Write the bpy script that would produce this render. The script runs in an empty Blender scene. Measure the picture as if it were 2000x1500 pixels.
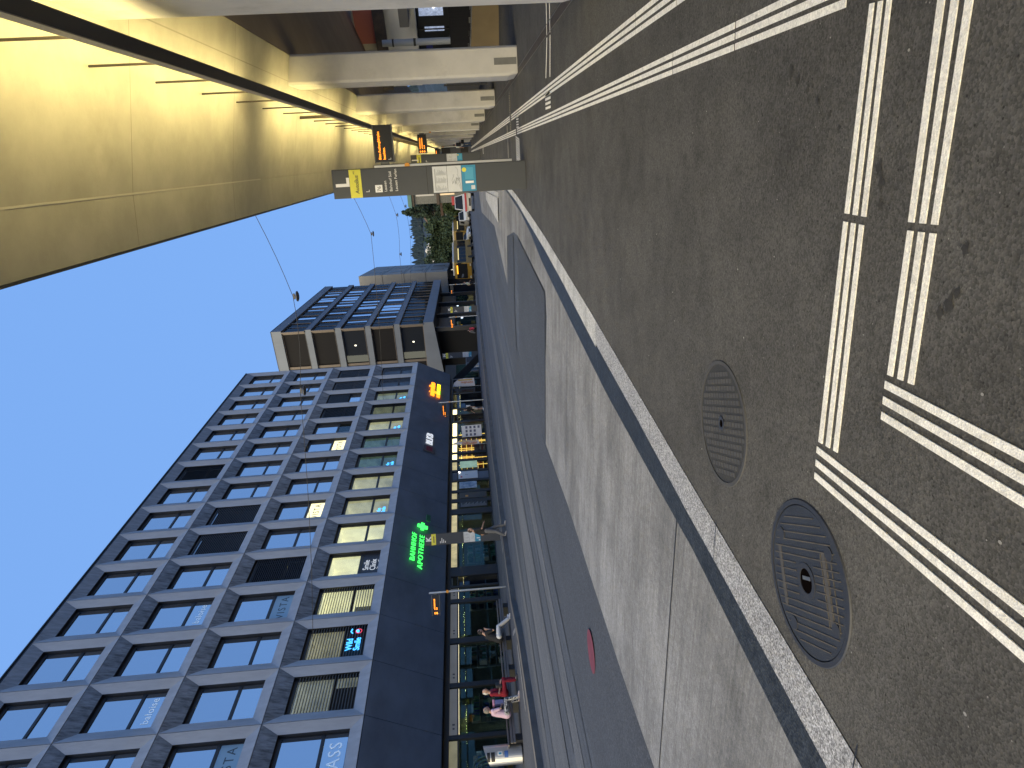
import bpy, bmesh, math, random
from mathutils import Vector, Matrix
R = math.radians
rnd = random.Random(7)
scn = bpy.context.scene
COL = scn.collection

# ------------------------------------------------------------------ mesh builder
class MB:
    def __init__(s):
        s.v = []; s.f = []
    def add(s, vs, fs):
        o = len(s.v)
        s.v += [tuple(p) for p in vs]
        s.f += [tuple(i + o for i in f) for f in fs]
        return s
    def quad(s, a, b, c, d):
        return s.add([a, b, c, d], [(0, 1, 2, 3)])
    def box(s, x0, x1, y0, y1, z0, z1):
        vs = [(x0, y0, z0), (x1, y0, z0), (x1, y1, z0), (x0, y1, z0), (x0, y0, z1), (x1, y0, z1), (x1, y1, z1), (x0, y1, z1)]
        return s.add(vs, [(3, 2, 1, 0), (4, 5, 6, 7), (0, 1, 5, 4), (1, 2, 6, 5), (2, 3, 7, 6), (3, 0, 4, 7)])
    def obox(s, o, ax, ay, az, a, b, c):   # oriented box: spans a=(a0,a1) along ax ...
        o, ax, ay, az = map(Vector, (o, ax, ay, az))
        vs = [o + ax * a[i] + ay * b[j] + az * c[k] for k in (0, 1) for j in (0, 1) for i in (0, 1)]
        return s.add(vs, [(0, 2, 3, 1), (4, 5, 7, 6), (0, 1, 5, 4), (1, 3, 7, 5), (3, 2, 6, 7), (2, 0, 4, 6)])
    def prism(s, poly, z0, z1):            # poly: xy list (ccw), vertical extrusion
        n = len(poly)
        z0f = z0 if callable(z0) else (lambda x, y: z0)
        z1f = z1 if callable(z1) else (lambda x, y: z1)
        vs = [(x, y, z0f(x, y)) for x, y in poly] + [(x, y, z1f(x, y)) for x, y in poly]
        fs = [tuple(range(n))[::-1], tuple(range(n, 2 * n))]
        fs += [(i, (i + 1) % n, n + (i + 1) % n, n + i) for i in range(n)]
        return s.add(vs, fs)
    def extr(s, poly, d):                  # poly: 3-D list, extruded by vector d
        n = len(poly); d = Vector(d)
        vs = [Vector(p) for p in poly] + [Vector(p) + d for p in poly]
        fs = [tuple(range(n))[::-1], tuple(range(n, 2 * n))]
        fs += [(i, (i + 1) % n, n + (i + 1) % n, n + i) for i in range(n)]
        return s.add(vs, fs)
    def tube(s, pts, rad, n=10, cap=True):
        pts = [Vector(p) for p in pts]
        rs = rad if isinstance(rad, (list, tuple)) else [rad] * len(pts)
        o = len(s.v); up = None
        for i, p in enumerate(pts):
            d = (pts[min(i + 1, len(pts) - 1)] - pts[max(i - 1, 0)])
            d = d.normalized() if d.length > 1e-9 else Vector((0, 0, 1))
            if up is None or abs(up.dot(d)) > .95:
                up = Vector((1, 0, 0)) if abs(d.x) < .8 else Vector((0, 1, 0))
            a = d.cross(up).normalized(); b = d.cross(a); up = -b.cross(d).cross(d) if False else up
            for k in range(n):
                t = 2 * math.pi * k / n
                s.v.append(tuple(p + (a * math.cos(t) + b * math.sin(t)) * rs[i]))
        for i in range(len(pts) - 1):
            for k in range(n):
                s.f.append((o + i * n + k, o + i * n + (k + 1) % n, o + (i + 1) * n + (k + 1) % n, o + (i + 1) * n + k))
        if cap:
            s.f.append(tuple(o + k for k in range(n))[::-1]); e = o + (len(pts) - 1) * n
            s.f.append(tuple(e + k for k in range(n)))
        return s
    def ball(s, c, r, nu=12, nv=8, sc=(1, 1, 1), v0=0, v1=1, rot=None):
        o = len(s.v); c = Vector(c)
        for j in range(nv + 1):
            ph = math.pi * (v0 + (v1 - v0) * j / nv)
            for i in range(nu):
                th = 2 * math.pi * i / nu
                p = Vector((math.sin(ph) * math.cos(th) * sc[0], math.sin(ph) * math.sin(th) * sc[1], math.cos(ph) * sc[2])) * r
                if rot: p = rot @ p
                s.v.append(tuple(c + p))
        for j in range(nv):
            for i in range(nu):
                s.f.append((o + j * nu + i, o + (j + 1) * nu + i, o + (j + 1) * nu + (i + 1) % nu, o + j * nu + (i + 1) % nu))
        return s
    def lathe(s, c, prof, n=24):           # prof: (r, z)
        o = len(s.v)
        for r, z in prof:
            for k in range(n):
                t = 2 * math.pi * k / n
                s.v.append((c[0] + r * math.cos(t), c[1] + r * math.sin(t), c[2] + z))
        for j in range(len(prof) - 1):
            for k in range(n):
                s.f.append((o + j * n + k, o + j * n + (k + 1) % n, o + (j + 1) * n + (k + 1) % n, o + (j + 1) * n + k))
        s.f.append(tuple(o + k for k in range(n))[::-1]); e = o + (len(prof) - 1) * n
        s.f.append(tuple(e + k for k in range(n)))
        return s

def mesh_of(name, mb, mats, smooth=False, fix=True):
    me = bpy.data.meshes.new(name)
    me.from_pydata(mb.v, [], mb.f)
    if fix:
        bm = bmesh.new(); bm.from_mesh(me)
        bmesh.ops.recalc_face_normals(bm, faces=bm.faces)
        bm.to_mesh(me); bm.free()
    for m in (mats if isinstance(mats, (list, tuple)) else [mats]):
        me.materials.append(m)
    if smooth:
        me.polygons.foreach_set('use_smooth', [True] * len(me.polygons))
    me.update()
    return me

def tag(o, label=None, cat=None, group=None, kind=None):
    if label: o['label'] = label
    if cat: o['category'] = cat
    if group: o['group'] = group
    if kind: o['kind'] = kind
    return o

def wmat(o):
    m = Matrix.Translation(o.location) @ o.rotation_euler.to_matrix().to_4x4()
    return wmat(o.parent) @ m if o.parent else m

def obj(name, mb, mat, parent=None, world=False, smooth=False, bevel=0, fix=True):
    if parent is not None and world:
        inv = wmat(parent).inverted()
        mb.v = [tuple(inv @ Vector(p)) for p in mb.v]
    o = bpy.data.objects.new(name, mesh_of(name, mb, mat, smooth, fix))
    COL.objects.link(o)
    if parent is not None: o.parent = parent
    if bevel:
        b = o.modifiers.new('bevel', 'BEVEL'); b.width = bevel; b.segments = 2; b.limit_method = 'ANGLE'; b.angle_limit = R(40)
    return o

def thing(name, label, cat, loc=(0, 0, 0), rz=0, group=None):
    o = bpy.data.objects.new(name, None); COL.objects.link(o)
    o.empty_display_size = .2
    o.location = loc; o.rotation_euler = (0, 0, rz)
    return tag(o, label, cat, group)

def struct(name, mb, mat, **k):
    o = obj(name, mb, mat, **k); o['kind'] = 'structure'
    return o

def dup(root, loc, rz=0, label=None, group=None):
    def cp(o, parent):
        c = o.copy(); COL.objects.link(c)
        if parent is not None: c.parent = parent
        for ch in list(o.children): cp(ch, c)
        return c
    r = cp(root, None); r.location = loc; r.rotation_euler = (0, 0, rz)
    if label: r['label'] = label
    if group: r['group'] = group
    return r

def text_mb(txt, size, o, ax, ay, depth=.004, align='LEFT', spacing=1.0, shear=0, bold=0, width=None):
    """lettering as solid mesh: origin o, reading direction ax, up ay"""
    cu = bpy.data.curves.new('t', 'FONT'); cu.body = txt; cu.size = size; cu.extrude = depth; cu.align_x = align
    cu.space_character = spacing; cu.shear = shear; cu.offset = bold; cu.resolution_u = 3
    ob = bpy.data.objects.new('t', cu); COL.objects.link(ob)
    dg = bpy.context.evaluated_depsgraph_get()
    me = ob.evaluated_get(dg).to_mesh()
    ax = Vector(ax).normalized(); ay = Vector(ay).normalized(); az = ax.cross(ay)
    o = Vector(o)
    if width and len(me.vertices):
        ax = ax * (width / (max(v.co.x for v in me.vertices) - min(v.co.x for v in me.vertices)))
    mb = MB(); mb.add([o + ax * v.co.x + ay * v.co.y + az * v.co.z for v in me.vertices], [tuple(p.vertices) for p in me.polygons])
    ob.evaluated_get(dg).to_mesh_clear()
    bpy.data.objects.remove(ob); bpy.data.curves.remove(cu)
    return mb

# ------------------------------------------------------------------ materials
MATS = {}
def mat(name, col, rough=.7, metal=0, var=0, vscale=3, speck=0, sscale=120, bump=0, bscale=60, stretch=(1, 1, 1), emit=None, estr=0,
        spec=.5, col2=None, stain=None, stain_scale=.4, stain_lo=.5, stain_hi=.7, alpha=1, grain=0, gscale=300):
    if name in MATS: return MATS[name]
    m = bpy.data.materials.new(name); m.use_nodes = True
    nt = m.node_tree; N = nt.nodes; L = nt.links
    b = N['Principled BSDF']
    b.inputs['Base Color'].default_value = (*col, 1); b.inputs['Roughness'].default_value = rough
    b.inputs['Metallic'].default_value = metal; b.inputs['Specular IOR Level'].default_value = spec
    tc = N.new('ShaderNodeTexCoord'); mp = N.new('ShaderNodeMapping'); mp.inputs['Scale'].default_value = stretch
    L.new(tc.outputs['Object'], mp.inputs['Vector'])
    cur = None
    def mixin(fac, c2, mode='MIX', base=None):
        nonlocal cur
        mx = N.new('ShaderNodeMix'); mx.data_type = 'RGBA'; mx.blend_type = mode
        if cur is None: mx.inputs['A'].default_value = (*col, 1)
        else: L.new(cur, mx.inputs['A'])
        mx.inputs['B'].default_value = (*c2, 1)
        if isinstance(fac, float): mx.inputs['Factor'].default_value = fac
        else: L.new(fac, mx.inputs['Factor'])
        cur = mx.outputs['Result']
    def ramp(out, lo, hi):
        r = N.new('ShaderNodeMapRange'); r.inputs['From Min'].default_value = lo; r.inputs['From Max'].default_value = hi
        L.new(out, r.inputs['Value']); return r.outputs['Result']
    def noise(sc, det=4, vec=None, ro=.6):
        n = N.new('ShaderNodeTexNoise'); n.inputs['Scale'].default_value = sc; n.inputs['Detail'].default_value = det; n.inputs['Roughness'].default_value = ro
        L.new(vec or mp.outputs['Vector'], n.inputs['Vector']); return n.outputs['Fac']
    if var or col2:
        c2 = col2 or tuple(c * (1 - var) for c in col)
        mixin(ramp(noise(vscale, 6), .35, .68), c2)
    if stain:
        mixin(ramp(noise(stain_scale, 8, ro=.7), stain_lo, stain_hi), stain)
    if grain:
        g = noise(gscale, 2, tc.outputs['Object'], .8)
        mixin(ramp(g, .35, .65), tuple(min(1, c * (1 - grain)) for c in col))
    if speck:
        vo = N.new('ShaderNodeTexVoronoi'); vo.inputs['Scale'].default_value = sscale
        L.new(tc.outputs['Object'], vo.inputs['Vector'])
        s1 = ramp(vo.outputs['Distance'], .18, .08)
        vs = N.new('ShaderNodeSeparateColor'); L.new(vo.outputs['Color'], vs.inputs['Color'])
        s2 = ramp(vs.outputs['Red'], .9 - .2 * min(1, speck), .97)
        mu = N.new('ShaderNodeMath'); mu.operation = 'MULTIPLY'; L.new(s1, mu.inputs[0]); L.new(s2, mu.inputs[1])
        mixin(mu.outputs[0], tuple(min(.8, c * 2.6 + .05) for c in col))
    if cur is not None: L.new(cur, b.inputs['Base Color'])
    if bump:
        bp = N.new('ShaderNodeBump'); bp.inputs['Strength'].default_value = bump; bp.inputs['Distance'].default_value = .01
        L.new(noise(bscale, 4), bp.inputs['Height']); L.new(bp.outputs['Normal'], b.inputs['Normal'])
    if emit:
        b.inputs['Emission Color'].default_value = (*emit, 1); b.inputs['Emission Strength'].default_value = estr
    MATS[name] = m
    return m

def glass_mat(name, tint, refl, rough=.02, base=(.02, .025, .03), clear=0.0, add=.45):
    """window glass: mirror-like coat over either a dark room or a see-through body"""
    if name in MATS: return MATS[name]
    m = bpy.data.materials.new(name); m.use_nodes = True
    nt = m.node_tree; N = nt.nodes; L = nt.links
    out = N['Material Output']; N.remove(N['Principled BSDF'])
    gl = N.new('ShaderNodeBsdfGlossy'); gl.inputs['Color'].default_value = (*tint, 1); gl.inputs['Roughness'].default_value = rough
    df = N.new('ShaderNodeBsdfDiffuse'); df.inputs['Color'].default_value = (*base, 1)
    body = df.outputs[0]
    if clear:
        tr = N.new('ShaderNodeBsdfTransparent'); tr.inputs['Color'].default_value = (.86, .92, .9, 1)
        mx = N.new('ShaderNodeMixShader'); mx.inputs[0].default_value = clear
        L.new(df.outputs[0], mx.inputs[1]); L.new(tr.outputs[0], mx.inputs[2]); body = mx.outputs[0]
    fr = N.new('ShaderNodeFresnel'); fr.inputs['IOR'].default_value = 1.5
    mr = N.new('ShaderNodeMapRange'); mr.inputs['From Min'].default_value = .04; mr.inputs['From Max'].default_value = .6
    mr.inputs['To Min'].default_value = refl; mr.inputs['To Max'].default_value = min(1, refl + add)
    L.new(fr.outputs[0], mr.inputs['Value'])
    mx2 = N.new('ShaderNodeMixShader'); L.new(mr.outputs[0], mx2.inputs[0]); L.new(body, mx2.inputs[1]); L.new(gl.outputs[0], mx2.inputs[2])
    L.new(mx2.outputs[0], out.inputs['Surface'])
    MATS[name] = m
    return m

def room_mat(name, c, s, var=.4, sc=.9):
    """lit interior surface seen through a window"""
    if name in MATS: return MATS[name]
    m = mat(name, c, .9, var=var, vscale=sc, emit=c, estr=s)
    nt = m.node_tree; b = nt.nodes['Principled BSDF']
    src = b.inputs['Base Color'].links[0].from_socket
    nt.links.new(src, b.inputs['Emission Color'])
    return m

M_asph = mat('asphalt_platform', (.108, .100, .089), .9, var=.24, vscale=1.1, speck=.8, sscale=70, bump=.6, bscale=170, stain=(.075, .070, .063), stain_scale=.9, stain_lo=.56, stain_hi=.72, grain=.35, gscale=190)
M_road = mat('asphalt_road', (.092, .098, .108), .85, var=.18, vscale=.8, speck=.3, sscale=60, bump=.4, bscale=120, stretch=(1, .12, 1), grain=.2, gscale=160)
M_road2 = mat('asphalt_fresh', (.055, .06, .07), .85, var=.12, vscale=1.5, speck=.3, sscale=70, bump=.4, bscale=140, grain=.25, gscale=160)
M_road3 = mat('asphalt_worn', (.11, .115, .125), .85, var=.2, vscale=.9, bump=.4, bscale=120, stretch=(1, .1, 1), grain=.2, gscale=160)
M_pave = mat('asphalt_pavement', (.085, .09, .10), .88, var=.25, vscale=.7, bump=.3, bscale=90)
M_slab = mat('concrete_busbay', (.31, .30, .285), .85, var=.22, vscale=1.2, stretch=(1, .16, 1), bump=.5, bscale=60, stain=(.20, .2, .205), stain_scale=.55, stain_lo=.48, stain_hi=.72, grain=.25, gscale=120)
M_gran = mat('granite_kerb', (.36, .36, .365), .75, speck=.6, sscale=160, bump=.4, bscale=160, grain=.5, gscale=170)
M_gran2 = mat('pale_concrete_kerb', (.46, .46, .46), .8, var=.3, vscale=2, bump=.4, bscale=100, grain=.25, gscale=140)
M_rub = mat('drain_channel_iron', (.016, .019, .024), .55, var=.2, bump=.8, bscale=80)
M_paint = mat('tactile_paint', (.62, .6, .56), .7, var=.16, vscale=6, bump=.35, bscale=140, stain=(.42, .4, .37), stain_scale=3, stain_lo=.56, stain_hi=.75, grain=.12, gscale=120)
M_red = mat('red_road_paint', (.17, .035, .06), .8, var=.25, vscale=6)
M_conc = mat('canopy_concrete', (.42, .405, .37), .8, var=.22, vscale=1.4, stain=(.33, .315, .275), stain_scale=1.1, stain_lo=.53, stain_hi=.74, bump=.25, bscale=14)
M_concd = mat('canopy_dark_soffit', (.40, .32, .25), .8, var=.2, vscale=.7, bump=.2, bscale=20)
M_pil = mat('pillar_concrete', (.56, .54, .505), .75, var=.16, vscale=1.6, stain=(.38, .365, .34), stain_scale=1.3, stain_lo=.52, stain_hi=.72, bump=.25, bscale=22)
M_seam = mat('concrete_seam', (.27, .255, .225), .8)
M_ledge = mat('concrete_lip', (.55, .53, .48), .8)
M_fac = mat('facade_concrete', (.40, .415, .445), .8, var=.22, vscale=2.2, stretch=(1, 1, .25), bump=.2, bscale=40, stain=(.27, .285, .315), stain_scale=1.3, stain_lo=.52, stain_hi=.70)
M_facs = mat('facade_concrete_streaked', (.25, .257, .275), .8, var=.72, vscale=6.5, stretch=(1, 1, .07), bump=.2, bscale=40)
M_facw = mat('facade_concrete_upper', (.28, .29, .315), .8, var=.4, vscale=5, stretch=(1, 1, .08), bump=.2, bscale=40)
M_band = mat('dark_cladding', (.14, .155, .185), .65, var=.3, vscale=.9, stretch=(1, .5, 1), bump=.15, bscale=30)
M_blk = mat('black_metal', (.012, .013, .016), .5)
M_anod = mat('dark_window_metal', (.03, .031, .035), .5, var=.2)
M_steel = mat('brushed_steel', (.62, .62, .61), .38, metal=1, var=.12, vscale=6, stretch=(1, 1, .1))
M_grey = mat('grey_post_paint', (.10, .105, .11), .5)
M_tot = mat('totem_grey', (.044, .049, .058), .5, var=.12, vscale=1.5)
M_white = mat('white_print', (.75, .75, .76), .6)
M_paper = mat('poster_paper', (.55, .57, .6), .5, var=.06, vscale=9)
M_ink = mat('print_ink', (.05, .05, .055), .7)
M_gink = mat('pale_print_ink', (.3, .32, .34), .7)
M_yel = mat('yellow_sign_band', (.62, .58, .06), .5)
M_blue = mat('poster_blue', (.03, .22, .38), .5)
M_lblue = mat('poster_light_blue', (.06, .30, .46), .5)
M_org = mat('orange_plastic', (.6, .26, .03), .5)
M_led = mat('orange_led', (.9, .25, .02), .5, emit=(1, .26, .015), estr=1.5)
# ------------------------------------------------------------------ ground materials with visible aggregate
def grain_mat(name, base, cell=130, amp=.45, big=(), streak=None, specks=.0, pits=.0, rough=.88, bump=.35, tint=None, scuffs=0, cell2=0):
    """base colour x stone-to-stone brightness x broad patches; big = [(scale, stretch, dark factor, lo, hi), ...]"""
    m = bpy.data.materials.new(name); m.use_nodes = True
    nt = m.node_tree; N = nt.nodes; L = nt.links; b = N['Principled BSDF']
    b.inputs['Roughness'].default_value = rough; b.inputs['Specular IOR Level'].default_value = .3
    tc = N.new('ShaderNodeTexCoord')
    def mapped(st):
        mp = N.new('ShaderNodeMapping'); mp.inputs['Scale'].default_value = st; L.new(tc.outputs['Object'], mp.inputs['Vector']); return mp.outputs['Vector']
    def rng(o, a, c, lo, hi):
        r = N.new('ShaderNodeMapRange'); r.inputs['From Min'].default_value = a; r.inputs['From Max'].default_value = c; r.inputs['To Min'].default_value = lo; r.inputs['To Max'].default_value = hi
        L.new(o, r.inputs['Value']); return r.outputs['Result']
    def mul(a, c):
        q = N.new('ShaderNodeMath'); q.operation = 'MULTIPLY'; L.new(a, q.inputs[0]); L.new(c, q.inputs[1]); return q.outputs[0]
    def vor(scale, vec=None):
        v = N.new('ShaderNodeTexVoronoi'); v.inputs['Scale'].default_value = scale; L.new(vec or tc.outputs['Object'], v.inputs['Vector'])
        s = N.new('ShaderNodeSeparateColor'); L.new(v.outputs['Color'], s.inputs['Color']); return v, s
    v, s = vor(cell)
    fac = rng(s.outputs['Red'], 0, 1, 1 - amp, 1 + amp)
    if cell2:
        v2, s2 = vor(cell2); fac = mul(fac, rng(s2.outputs['Green'], 0, 1, 1 - amp * .6, 1 + amp * .6))
    for sc, st_, dk, lo, hi in big:
        n = N.new('ShaderNodeTexNoise'); n.inputs['Scale'].default_value = sc; n.inputs['Detail'].default_value = 7; n.inputs['Roughness'].default_value = .68
        L.new(mapped(st_), n.inputs['Vector']); fac = mul(fac, rng(n.outputs['Fac'], lo, hi, 1, dk))
    if streak:
        n = N.new('ShaderNodeTexNoise'); n.inputs['Scale'].default_value = 1; n.inputs['Detail'].default_value = 3
        L.new(mapped(streak[0]), n.inputs['Vector']); fac = mul(fac, rng(n.outputs['Fac'], .3, .7, 1 - streak[1], 1 + streak[1]))
    if pits:
        v3, s3 = vor(cell * .42); d = rng(v3.outputs['Distance'], .12, .26, 1, 0); p = rng(s3.outputs['Blue'], 1 - pits, 1 - pits + .02, 0, 1)
        fac = mul(fac, rng(mul(d, p), 0, 1, 1, .35))
    mx = N.new('ShaderNodeMix'); mx.data_type = 'RGBA'; mx.blend_type = 'MULTIPLY'; mx.inputs['Factor'].default_value = 1; mx.inputs['A'].default_value = (*base, 1); L.new(fac, mx.inputs['B'])
    cur = mx.outputs['Result']
    if specks:
        v4, s4 = vor(cell * .5, mapped((1.03, .97, 1))); d = rng(v4.outputs['Distance'], .10, .22, 1, 0); p = rng(s4.outputs['Green'], 1 - specks, 1 - specks + .02, 0, 1)
        m2 = N.new('ShaderNodeMix'); m2.data_type = 'RGBA'; L.new(mul(d, p), m2.inputs['Factor']); L.new(cur, m2.inputs['A']); m2.inputs['B'].default_value = (.26, .25, .23, 1); cur = m2.outputs['Result']
    L.new(cur, b.inputs['Base Color'])
    if bump:
        bp = N.new('ShaderNodeBump'); bp.inputs['Strength'].default_value = bump; bp.inputs['Distance'].default_value = .004; L.new(v.outputs['Distance'], bp.inputs['Height']); L.new(bp.outputs['Normal'], b.inputs['Normal'])
    MATS[name] = m
    return m
M_asph = grain_mat('asphalt_aggregate', (.098, .094, .088), 135, .36, [(.7, (1, 1, 1), .68, .40, .66), (2.6, (1, 1, 1), .74, .44, .68), (8, (1, 1, 1), .70, .55, .72)], specks=.04, pits=.05, cell2=0)
M_road = grain_mat('road_aggregate', (.080, .092, .118), 90, .28, [(.5, (1, .12, 1), .74, .38, .66), (2.4, (1, .10, 1), .80, .42, .66)], (( 9, .25, 1), .10), cell2=40, bump=.2)
M_road2 = grain_mat('road_aggregate_fresh', (.060, .068, .086), 100, .32, [(1.0, (1, .4, 1), .86, .4, .66)], cell2=42, specks=.01, bump=.2)
M_road3 = grain_mat('road_aggregate_worn', (.105, .114, .134), 90, .28, [(.8, (1, .10, 1), .70, .4, .66)], ((11, .3, 1), .14), cell2=40, bump=.2)
M_pave = grain_mat('pavement_aggregate', (.082, .088, .105), 90, .3, [(.6, (1, 1, 1), .72, .4, .68)], cell2=40, bump=.2)
M_slab = grain_mat('broomed_concrete', (.262, .262, .268), 150, .20, [(1.1, (.45, 1.2, 1), .62, .42, .66), (.5, (1, .35, 1), .66, .44, .66), (5, (.4, 1.8, 1), .86, .5, .68)], ((1.2, 42, 1), .17), pits=.035, cell2=34, bump=.15)
M_gran = grain_mat('granite_grain', (.33, .33, .342), 150, .62, [(3, (1, 1, 1), .88, .45, .65)], cell2=120, bump=.2, rough=.7)
M_gran2 = grain_mat('pale_kerb_grain', (.50, .50, .50), 150, .3, [(2.5, (1, 1, 1), .62, .45, .68)], cell2=60, bump=.2)
M_paint = grain_mat('worn_tactile_paint', (.88, .85, .78), 170, .13, [(5, (1, 1, 1), .80, .52, .70), (22, (1, 1, 1), .74, .60, .70)], cell2=60, pits=.03, bump=.35)
M_rub = grain_mat('drain_iron', (.030, .036, .045), 60, .35, [(2, (1, 1, 1), .7, .45, .65)], cell2=30, bump=.9, rough=.6)
# ------------------------------------------------------------------ camera, sky, sun
def setup():
    yaw, pitch, roll = .378363, -.0531022, -.0685222
    f = Vector((-math.sin(yaw) * math.cos(pitch), math.cos(yaw) * math.cos(pitch), math.sin(pitch)))
    r = Vector((math.cos(yaw), math.sin(yaw), 0)); u = r.cross(f)
    r2 = r * math.cos(roll) + u * math.sin(roll); u2 = -r * math.sin(roll) + u * math.cos(roll)
    cd = bpy.data.cameras.new('camera'); co = bpy.data.objects.new('camera', cd); COL.objects.link(co)
    cd.sensor_fit = 'HORIZONTAL'; cd.sensor_width = 36; cd.lens = 36 * 1350 / 2000
    cd.clip_start = .05; cd.clip_end = 4000
    # the phone was held upright but its picture is stored turned on its side
    X, Y, Z = -u2, r2, -f
    co.matrix_world = Matrix(((X.x, Y.x, Z.x, 0), (X.y, Y.y, Z.y, 0), (X.z, Y.z, Z.z, 1.2), (0, 0, 0, 1)))
    scn.camera = co
    w = bpy.data.worlds.new('World'); scn.world = w; w.use_nodes = True
    nt = w.node_tree; bg = nt.nodes['Background']
    sky = nt.nodes.new('ShaderNodeTexSky'); sky.sky_type = 'NISHITA'; sky.sun_disc = False
    el, az = R(SUN_EL), R(SUN_AZ)
    sky.sun_elevation = el; sky.sun_rotation = az; sky.altitude = 300; sky.air_density = 1.0; sky.dust_density = .3; sky.ozone_density = 4.0
    ga = nt.nodes.new('ShaderNodeGamma'); ga.inputs['Gamma'].default_value = .04      # evens the sky out, as the phone did
    mx = nt.nodes.new('ShaderNodeMix'); mx.data_type = 'RGBA'; mx.blend_type = 'MULTIPLY'; mx.inputs['Factor'].default_value = 1
    mx.inputs['B'].default_value = SKYTINT
    nt.links.new(sky.outputs[0], ga.inputs['Color']); nt.links.new(ga.outputs[0], mx.inputs['A'])
    nt.links.new(mx.outputs['Result'], bg.inputs['Color']); bg.inputs['Strength'].default_value = SKY
    sd = bpy.data.lights.new('sun', 'SUN'); sd.energy = SUN; sd.angle = R(70); sd.color = (1, .82, .45)
    so = bpy.data.objects.new('sun', sd); COL.objects.link(so)
    d = Vector((math.sin(az) * math.cos(el), math.cos(az) * math.cos(el), math.sin(el)))   # towards the sun
    so.rotation_euler = d.to_track_quat('Z', 'Y').to_euler()
    vs = scn.view_settings; scn.display_settings.display_device = 'sRGB'
    vs.view_transform = 'Standard'; vs.look = 'None'; vs.gamma = 1; vs.exposure = EXPO
    c = scn.cycles
    c.max_bounces = 6; c.diffuse_bounces = 3; c.glossy_bounces = 4; c.transparent_max_bounces = 8; c.use_denoising = True
    c.sample_clamp_indirect = 6; c.caustics_reflective = False; c.caustics_refractive = False
SUN_EL, SUN_AZ, SUN, SKY, EXPO = 32.0, 196.0, 2.8, .15, 1.0
SKYTINT = (.71, 1.41, 2.88, 1)
setup()

# ------------------------------------------------------------------ levels
def road_z(x, y):
    a = -.16 - .026 * (x + 2.2)
    t = min(1, max(0, (y - 55) / 50)); t = t * t * (3 - 2 * t)
    return a * (1 - t) + (0.0) * t
def pave_z(x, y):
    a = .40 + .043 * (-16.8 - x)
    a = max(a, road_z(x, y) + .1)
    t = min(1, max(0, (y - 66) / 45)); t = t * t * (3 - 2 * t)
    return a * (1 - t) + .12 * t
TX, TY = -.0569, .9984                      # direction of the platform, 3 degrees off the street
NX, NY = .9984, .0569
def st(s, t): return (s * NX + t * TX, s * NY + t * TY)

def sheet(poly, zf, off, nseg=1):
    """flat polygon following a level function, densified so it hugs it"""
    mb = MB(); pts = []
    for i, p in enumerate(poly):
        q = poly[(i + 1) % len(poly)]; n = max(1, int(math.hypot(q[0] - p[0], q[1] - p[1]) / 6))
        pts += [(p[0] + (q[0] - p[0]) * k / n, p[1] + (q[1] - p[1]) * k / n) for k in range(n)]
    mb.add([(x, y, zf(x, y) + off) for x, y in pts], [tuple(range(len(pts)))])
    me_bm = bmesh.new()
    vs = [me_bm.verts.new(p) for p in mb.v]; me_bm.faces.new(vs)
    bmesh.ops.triangulate(me_bm, faces=me_bm.faces, ngon_method='BEAUTY')
    me_bm.verts.ensure_lookup_table(); me_bm.verts.index_update()
    out = MB(); out.add([v.co[:] for v in me_bm.verts], [tuple(v.index for v in f.verts) for f in me_bm.faces]); me_bm.free()
    return out

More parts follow.
